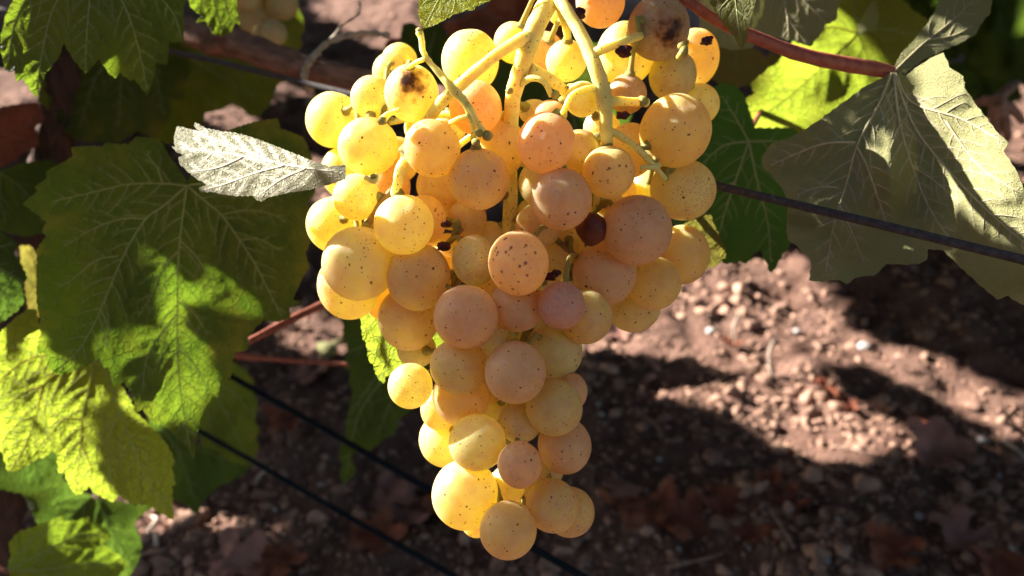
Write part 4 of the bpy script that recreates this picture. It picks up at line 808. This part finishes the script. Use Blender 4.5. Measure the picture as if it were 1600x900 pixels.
# ------------------------------------------------------------------ unseen leaves added up-sun, out of the frame, to throw shade into view
u_ = np.cross(SUN, [0, 0, 1]); u_ /= np.linalg.norm(u_); v_ = np.cross(SUN, u_)
LIT = [[(895, 520), (905, 470), (960, 430), (1050, 415), (1100, 400), (1250, 395), (1265, 440), (1300, 500), (1370, 540), (1440, 555), (1640, 620), (1640, 740), (1520, 705), (1440, 690), (1400, 720), (1340, 735), (1250, 705), (1150, 655), (1040, 620), (900, 600)],
       [(510, -20), (650, -20), (640, 72), (575, 60), (520, 25)], [(320, 180), (360, 170), (425, 215), (380, 215)], [(0, 100), (45, 115), (50, 165), (0, 170)], [(435, 225), (520, 240), (500, 330), (480, 310)], [(425, 135), (490, 150), (480, 170), (420, 165)],
       [(215, 800), (260, 815), (350, 832), (490, 812), (505, 840), (400, 855), (330, 850), (250, 885), (215, 870)], [(440, 500), (535, 500), (535, 560), (470, 560)], [(1515, 110), (1640, 110), (1640, 330), (1580, 270), (1550, 200)], [(1090, 800), (1130, 790), (1170, 812), (1130, 825)], [(1250, 830), (1270, 815), (1285, 835)]]
DARK = [[(1040, 640), (1140, 640), (1230, 665), (1160, 668)], [(1290, 545), (1330, 560), (1310, 590), (1270, 575)], [(1420, 585), (1470, 590), (1500, 615), (1440, 610)], [(940, 500), (1010, 505), (1060, 530), (980, 525)], [(890, 545), (1000, 552), (1120, 575), (1235, 600), (1120, 617), (1000, 603), (890, 590)], [(1180, 470), (1215, 490), (1205, 560), (1185, 550)], [(1280, 590), (1380, 580), (1500, 640), (1600, 690), (1560, 705), (1450, 690), (1350, 650)], [(1240, 500), (1290, 520), (1270, 570), (1225, 560)], [(1040, 470), (1080, 500), (1060, 520), (1020, 490)], [(1110, 430), (1150, 470), (1100, 480)], [(1480, 560), (1540, 580), (1640, 640), (1560, 630)]]
def lit_ground(x, y):
    a = np.zeros(np.shape(x), bool); b_ = np.zeros(np.shape(x), bool)
    for p in LIT: a |= inside(p, x, y)
    for p in DARK: b_ |= inside(p, x, y)
    return a & ~b_
circ = np.array([(math.cos(a), math.sin(a)) for a in np.linspace(0, 2 * math.pi, 11)[:-1]])
shape = np.array(lobed(10, 4)); ns = len(shape)
CT = np.array([c for c, R, o in placed]); CR = np.array([R for c, R, o in placed])
SHADED = [(810, 411), (741, 407), (995, 360), (1065, 398), (945, 427), (1022, 443), (990, 478), (877, 477), (915, 495), (808, 478), (805, 582), (728, 495), (638, 498), (654, 433), (720, 621), (812, 726), (882, 696), (863, 790), (890, 800), (854, 733), (866, 637),
          (812, 660), (893, 612), (866, 548), (1029, 44), (1051, 118), (877, 392), (842, 352), (846, 440), (651, 546), (906, 240), (985, 235), (980, 147), (794, 828), (717, 572), (877, 311)]
cx_, cy_, _d = pix(CT); inS = np.array([min(math.hypot(a - p, b_ - q) for p, q in SHADED) < 3 for a, b_ in zip(cx_, cy_)]) | np.array([g_ > 4 for g_ in [0] * len(CT)])
PROT = [CT[~inS]]; PR = [CR[~inS] * .8]                                   # sun paths that stay open: the bunch and what is lit in the photo
LITF = [[(262, 405), (275, 430), (280, 450), (340, 452), (368, 440), (368, 458), (335, 475), (285, 470), (272, 515), (258, 515), (250, 470)], [(225, 535), (250, 522), (305, 530), (320, 560), (330, 610), (320, 640), (300, 650), (225, 665), (195, 640), (195, 590), (215, 575)],
        [(0, 470), (60, 470), (65, 540), (90, 560), (130, 575), (120, 620), (125, 680), (150, 740), (190, 800), (100, 800), (-60, 760), (-60, 560)], [(-40, -20), (40, -20), (20, 60), (10, 120), (-40, 120)], [(90, 820), (140, 812), (150, 835), (190, 870), (150, 875), (120, 850), (85, 860)]]
LITF += [[(1440, 105), (1475, 90), (1500, 130), (1550, 210), (1570, 260), (1640, 330), (1640, 420), (1540, 300), (1480, 245), (1430, 190)], [(1350, 225), (1385, 240), (1390, 290), (1370, 300)], [(1460, 265), (1500, 280), (1600, 370), (1600, 385), (1540, 350)]]
DARKF = [[(2, 505), (42, 515), (46, 590), (64, 650), (92, 690), (70, 705), (22, 630), (0, 570)], [(225, 575), (330, 620), (325, 640), (220, 590)]]
LAB = dict(L7='large round mottled leaf with small sunlit patches left of the bunch', L8='bright yellow green leaf glowing with sun from behind at lower left', L1='green leaf hanging at the top left corner with its left edge glowing in sun',
           L11='leaf with sunlit spots in the bottom left corner', R1='big pale leaf underside partly in bright sun', M1='bright lime leaf lit from behind at the lower left of the bunch', T1='small bright leaf tip at the top edge left of the main stem', R3='broad leaf half yellow in sun behind the red stalk', W='silvery hairy underside',
           L13='dark green leaf at the left edge half way down', L3='dark shaded leaf between the top corner leaf and the large mottled leaf', L5='flat pale green shaded leaf behind the grey wire at upper left',
           L10='leaf behind the black wire at the right edge of the large mottled leaf', M2='dark green hanging leaf behind the bright leaf below the bunch', R2='dark green leaf face between the grapes and the big pale leaf', L15='very dark leaf at the left edge above the other', L16='withered reddish brown leaf at the left edge', L9='dark leaf tip below the black wire')
for st in [[(850,20),(825,65),(812,110),(800,160)],[(820,60),(755,102),(700,150),(650,215),(622,290)],[(880,8),(918,75),(941,140),(947,205)],[(655,50),(672,98),(706,138),(738,200)],[(945,76),(990,58)]]:
    for a_, b_ in zip(st[:-1], st[1:]):
        for t in (0, .33, .66, 1): PROT.append(P3(a_[0] + (b_[0] - a_[0]) * t, a_[1] + (b_[1] - a_[1]) * t, .24)[None]); PR.append(np.array([.003]))
for key, polys in dict(L7=LITF[:2], L8=LITF[2:3], L1=LITF[3:4], L11=LITF[4:5], R1=[[(1440, 105), (1475, 90), (1500, 130), (1550, 210), (1570, 260), (1620, 330), (1600, 370), (1540, 300), (1480, 245), (1430, 190)], [(1350, 225), (1385, 240), (1390, 290), (1370, 300)], [(1460, 265), (1500, 280), (1590, 370), (1540, 350)]],
                       M1=[[(570, 490), (600, 500), (640, 550), (600, 590)]], T1=[[(655, 0), (750, 0), (670, 40)]], R3=[[(1180, 130), (1260, 110), (1230, 180), (1190, 190)]], W=[[(280, 200), (500, 260), (400, 305), (300, 280)]]).items():
    surf, pts, k = LEAVES[LAB[key]]
    for pl in polys:
        a_ = np.array(pl); gx, gy = np.meshgrid(np.arange(a_[:, 0].min(), a_[:, 0].max(), 14), np.arange(a_[:, 1].min(), a_[:, 1].max(), 14)); m = inside(pl, gx, gy)
        if key in ('L8',):
            for dp in DARKF[:1]: m &= ~inside(dp, gx, gy)
        gx, gy = gx[m], gy[m]; PROT.append(P3(gx, gy, surf(gx, gy))); PR.append(np.full(len(gx), .0015))
PROT = np.concatenate(PROT); PR = np.concatenate(PR)
UV_ = np.stack([u_, v_], 1); PUV = PROT @ UV_; PA = PROT @ SUN
def ok_leaves(C, R, step=400):
    """keeps the leaves that neither stand in view nor cut off sun that reaches the lit places"""
    out = np.ones(len(C), bool)
    x, y, d = pix(C); q_ = C - CAM; dep = q_[:, 1] * CP - q_[:, 2] * SP; m = R * F / np.maximum(dep, .02) + 15
    out &= ~((dep > -.05) & (dep < .03) & (np.linalg.norm(q_, axis=1) < .3)) & ~((dep > .0) & (-m < x) & (x < 1600 + m) & (-m < y) & (y < 900 + m)) & (np.linalg.norm(q_, axis=1) > .3)
    cuv = C @ UV_; ca = C @ SUN
    for i in range(0, len(C), step):
        sl = slice(i, i + step); dd = np.hypot(cuv[sl, None, 0] - PUV[None, :, 0], cuv[sl, None, 1] - PUV[None, :, 1])
        out[sl] &= ~((dd < R[sl, None] + PR[None]) & (ca[sl, None] > PA[None])).any(1)
    return out
def ok_ground(C, R):
    Fp = C[:, None, :] + (circ[None, :, 0, None] * u_ + circ[None, :, 1, None] * v_) * R[:, None, None] * .92
    Fp = np.concatenate([Fp, C[:, None, :]], 1); G_ = Fp - SUN * (Fp[..., 2:3] / SUN[2]); gx, gy, _d = pix(G_)
    inf = (G_ - CAM)[..., 1] * CP - (G_ - CAM)[..., 2] * SP > .1
    return ~(lit_ground(gx, gy) & inf).any(1)
class Fol:
    def __init__(s): s.V = []; s.n = 0
def add_leaves(fo, C, R, dirs=None, til=.5):
    n = len(C); n_ = (SUN if dirs is None else dirs) + rng.normal(0, til, (n, 3)) * .5; n_ /= np.linalg.norm(n_, axis=1)[:, None]
    a = np.cross(n_, [0.1, 0, 1]); a /= np.linalg.norm(a, axis=1)[:, None]; b_ = np.cross(n_, a)
    th = rng.uniform(0, 6.28, n); ca, sa = np.cos(th)[:, None], np.sin(th)[:, None]
    px_ = shape[None, :, 0] * ca - shape[None, :, 1] * sa; py_ = shape[None, :, 0] * sa + shape[None, :, 1] * ca
    P = (px_[..., None] * a[:, None] + py_[..., None] * b_[:, None]) * R[:, None, None]
    P = np.concatenate([P, (n_ * R[:, None] * .2)[:, None]], 1) + C[:, None]
    fo.V.append(P.reshape(-1, 3)); fo.n += n
def build_leaves(fo, name, mat, parent):
    V = np.concatenate(fo.V); org = WPOS[parent.name]; me = bpy.data.meshes.new(name); me.vertices.add(len(V)); me.vertices.foreach_set('co', (V - org).ravel())
    base = np.array([(i, (i + 1) % ns, ns) for i in range(ns)]); fa = (base[None] + (np.arange(fo.n) * (ns + 1))[:, None, None]).reshape(-1); nf = len(fa) // 3
    me.loops.add(len(fa)); me.loops.foreach_set('vertex_index', fa.astype(np.int32)); me.polygons.add(nf); me.polygons.foreach_set('loop_start', np.arange(nf, dtype=np.int32) * 3)
    me.update(); at = me.attributes.new('vd', 'FLOAT', 'POINT'); at.data.foreach_set('value', np.full(len(V), .01, np.float32)); me.materials.append(mat)
    return link(bpy.data.objects.new(name, me), parent, org)
fol = Fol()
# shade thrown on the visible ground
nT = 16000
x = rng.uniform(-80, 1680, nT); y = rng.uniform(-60, 960, nT); y[::3] = rng.uniform(380, 960, len(y[::3]))
rr = ray(x, y); g_ = CAM + rr * (CAM[2] / -rr[:, 2])[:, None]; dep = CAM[2] / -rr[:, 2]
m = (g_[:, 1] < 4.5) & ~lit_ground(x, y); g_, dep = g_[m], dep[m]; n = len(g_)
C = g_ + SUN * (rng.uniform(.9, 2.6, n) + .2 * g_[:, 1])[:, None]; R = np.minimum(.075, .014 + .02 * dep * rng.uniform(.4, 1.6, n))
for _ in range(3):
    bad = ~ok_ground(C, R); R = np.where(bad, R * .6, R)
m = (C[:, 2] < 2.4) & ok_ground(C, R) & (R > .006); C, R = C[m], R[m]; m = ok_leaves(C, R); add_leaves(fol, C[m], R[m])
# unseen leaf screens added overhead and around to cut down the sky light
RD = np.array([-.804, .595, 0.])
def leaf_screen(n, n0, n1, s0, s1, z0, z1, r0, r1, dirs):
    a = rng.uniform(n0, n1, n); s_ = rng.uniform(s0, s1, n); z = rng.uniform(z0, z1, n)
    C = ROWN * a[:, None] + RD * s_[:, None] + np.array([0, 0, 1.]) * z[:, None]; R = rng.uniform(r0, r1, n)
    for _ in range(2):
        bad = ~(ok_ground(C, R) & ok_leaves(C, R)); R = np.where(bad, R * .6, R)
    m = ok_ground(C, R) & ok_leaves(C, R); add_leaves(fol, C[m], R[m], np.array(dirs, float), .7); return m.sum()
if SKY_BLOCKERS:
    leaf_screen(3500, .15, .55, -2.5, 3.5, .75, 1.9, .04, .075, ROWN)
    leaf_screen(3000, -1.5, -1.1, -3.5, 3.5, .3, 1.9, .05, .09, ROWN)
    leaf_screen(3000, 2.6, 3.1, -4, 3, .2, 2.0, .06, .10, ROWN)
    leaf_screen(6500, .1, 3.0, -3.5, 3.5, 1.75, 2.2, .06, .11, (0, 0, 1))
    leaf_screen(1600, .0, 2.8, 3.5, 3.9, .2, 2.2, .07, .11, RD)
print('canopy leaves', fol.n)
# nearer unseen leaves added to keep the big left-hand leaves in the shade
def lit_f(x, y):
    a = np.zeros(np.shape(x), bool); b_ = np.zeros(np.shape(x), bool)
    for p in LITF: a |= inside(p, x, y)
    for p in DARKF: b_ |= inside(p, x, y)
    return a & ~b_
for key, n in dict(L7=17000, L8=7000, L1=7000, L11=3000, L13=800, R1=9000, L3=3000, L5=5000, L10=4000, M2=4000, R2=4000, L15=1500, L16=1500, L9=1500).items():
    surf, pts, k = LEAVES[LAB[key]]; a_ = np.array(pts)
    x = rng.uniform(a_[:, 0].min(), a_[:, 0].max(), n); y = rng.uniform(max(-20, a_[:, 1].min()), a_[:, 1].max(), n); m = inside(pts, x, y) & ~lit_f(x, y); x, y = x[m], y[m]; n = len(x)
    p = P3(x, y, surf(x, y)); nrm = np.cross(P3(x + 6, y, surf(x + 6, y)) - p, P3(x, y + 6, surf(x, y + 6)) - p).mean(0); nrm /= np.linalg.norm(nrm); den = SUN @ nrm
    C = p + SUN * (rng.uniform(.24, .42, n) if key in ('L7', 'L8', 'L11', 'L13') else rng.uniform(.42, .75, n))[:, None]; R = rng.uniform(.003, .013, n)
    def hit():
        Fp = C[:, None, :] + (circ[None, :, 0, None] * u_ + circ[None, :, 1, None] * v_) * R[:, None, None] * .9
        t = ((Fp - p[:, None]) @ nrm) / den; gx, gy, _d = pix(Fp - t[..., None] * SUN); return lit_f(gx, gy).any(1)
    for _ in range(3): R = np.where(hit() | ~ok_leaves(C, R), R * .6, R)
    m = ~hit() & (R > .0010) & ok_leaves(C, R); add_leaves(fol, C[m], R[m], None, .3)
wp = []                                                                    # wires and cane stay in shade too
for a, b_, o_ in (((290, 85), (450, 126), 0), ((360, 588), (910, 900), 0), ((310, 673), (700, 895), 0), ((180, -10), (640, 140), .02), ((1400, 356), (1600, 405), 0), ((1120, 306), (1230, 330), 0)):
    for t in np.linspace(0, 1, 60):
        x_, y_ = a[0] + (b_[0] - a[0]) * t, a[1] + (b_[1] - a[1]) * t; wp += [P3(x_, y_, on_row(x_, y_, o_))] * 12
wp = np.array(wp) + rng.normal(0, .003, (len(wp), 3)); C = wp + SUN * rng.uniform(.45, .9, len(wp))[:, None]; R = rng.uniform(.003, .010, len(wp)); m = ok_leaves(C, R) & ok_ground(C, R); add_leaves(fol, C[m], R[m], None, .3)
# small unseen leaves added so that shade falls on the right and lower part of the bunch
m = np.where(inS)[0]; idx = rng.choice(m, 60000); dv = rng.normal(0, 1, (len(idx), 3)); dv /= np.linalg.norm(dv, axis=1)[:, None]
p = CT[idx] + dv * CR[idx][:, None] * .97; C = p + SUN * rng.uniform(.40, .75, len(idx))[:, None]; R = rng.uniform(.0025, .008, len(idx))
m = ok_leaves(C, R); print('bunch shade', m.mean()); C, R = C[m][:9000], R[m][:9000]; add_leaves(fol, C, R, None, .3)
print('all leaves', fol.n)
shade_leaves = empty('grapevine', np.array([-1.6, 1.5, 0.0]), 'unseen leaves added around and above the frame to throw shade and cut sky light', 'grapevine')  # parent of the leaves added only to shape light and shade
f_ = build_leaves(fol, 'foliage', LM['blocker'], shade_leaves); f_['kind'] = 'stuff'
Vt, Ft = tube([(-1.6, 1.5, -.02), (-1.58, 1.48, .3), (-1.6, 1.5, .7), (-1.5, 1.4, 1.2)], [.035, .028, .024, .012], 14, 8, .3, 9); meshobj('trunk', Vt, Ft, M_trunk, shade_leaves)
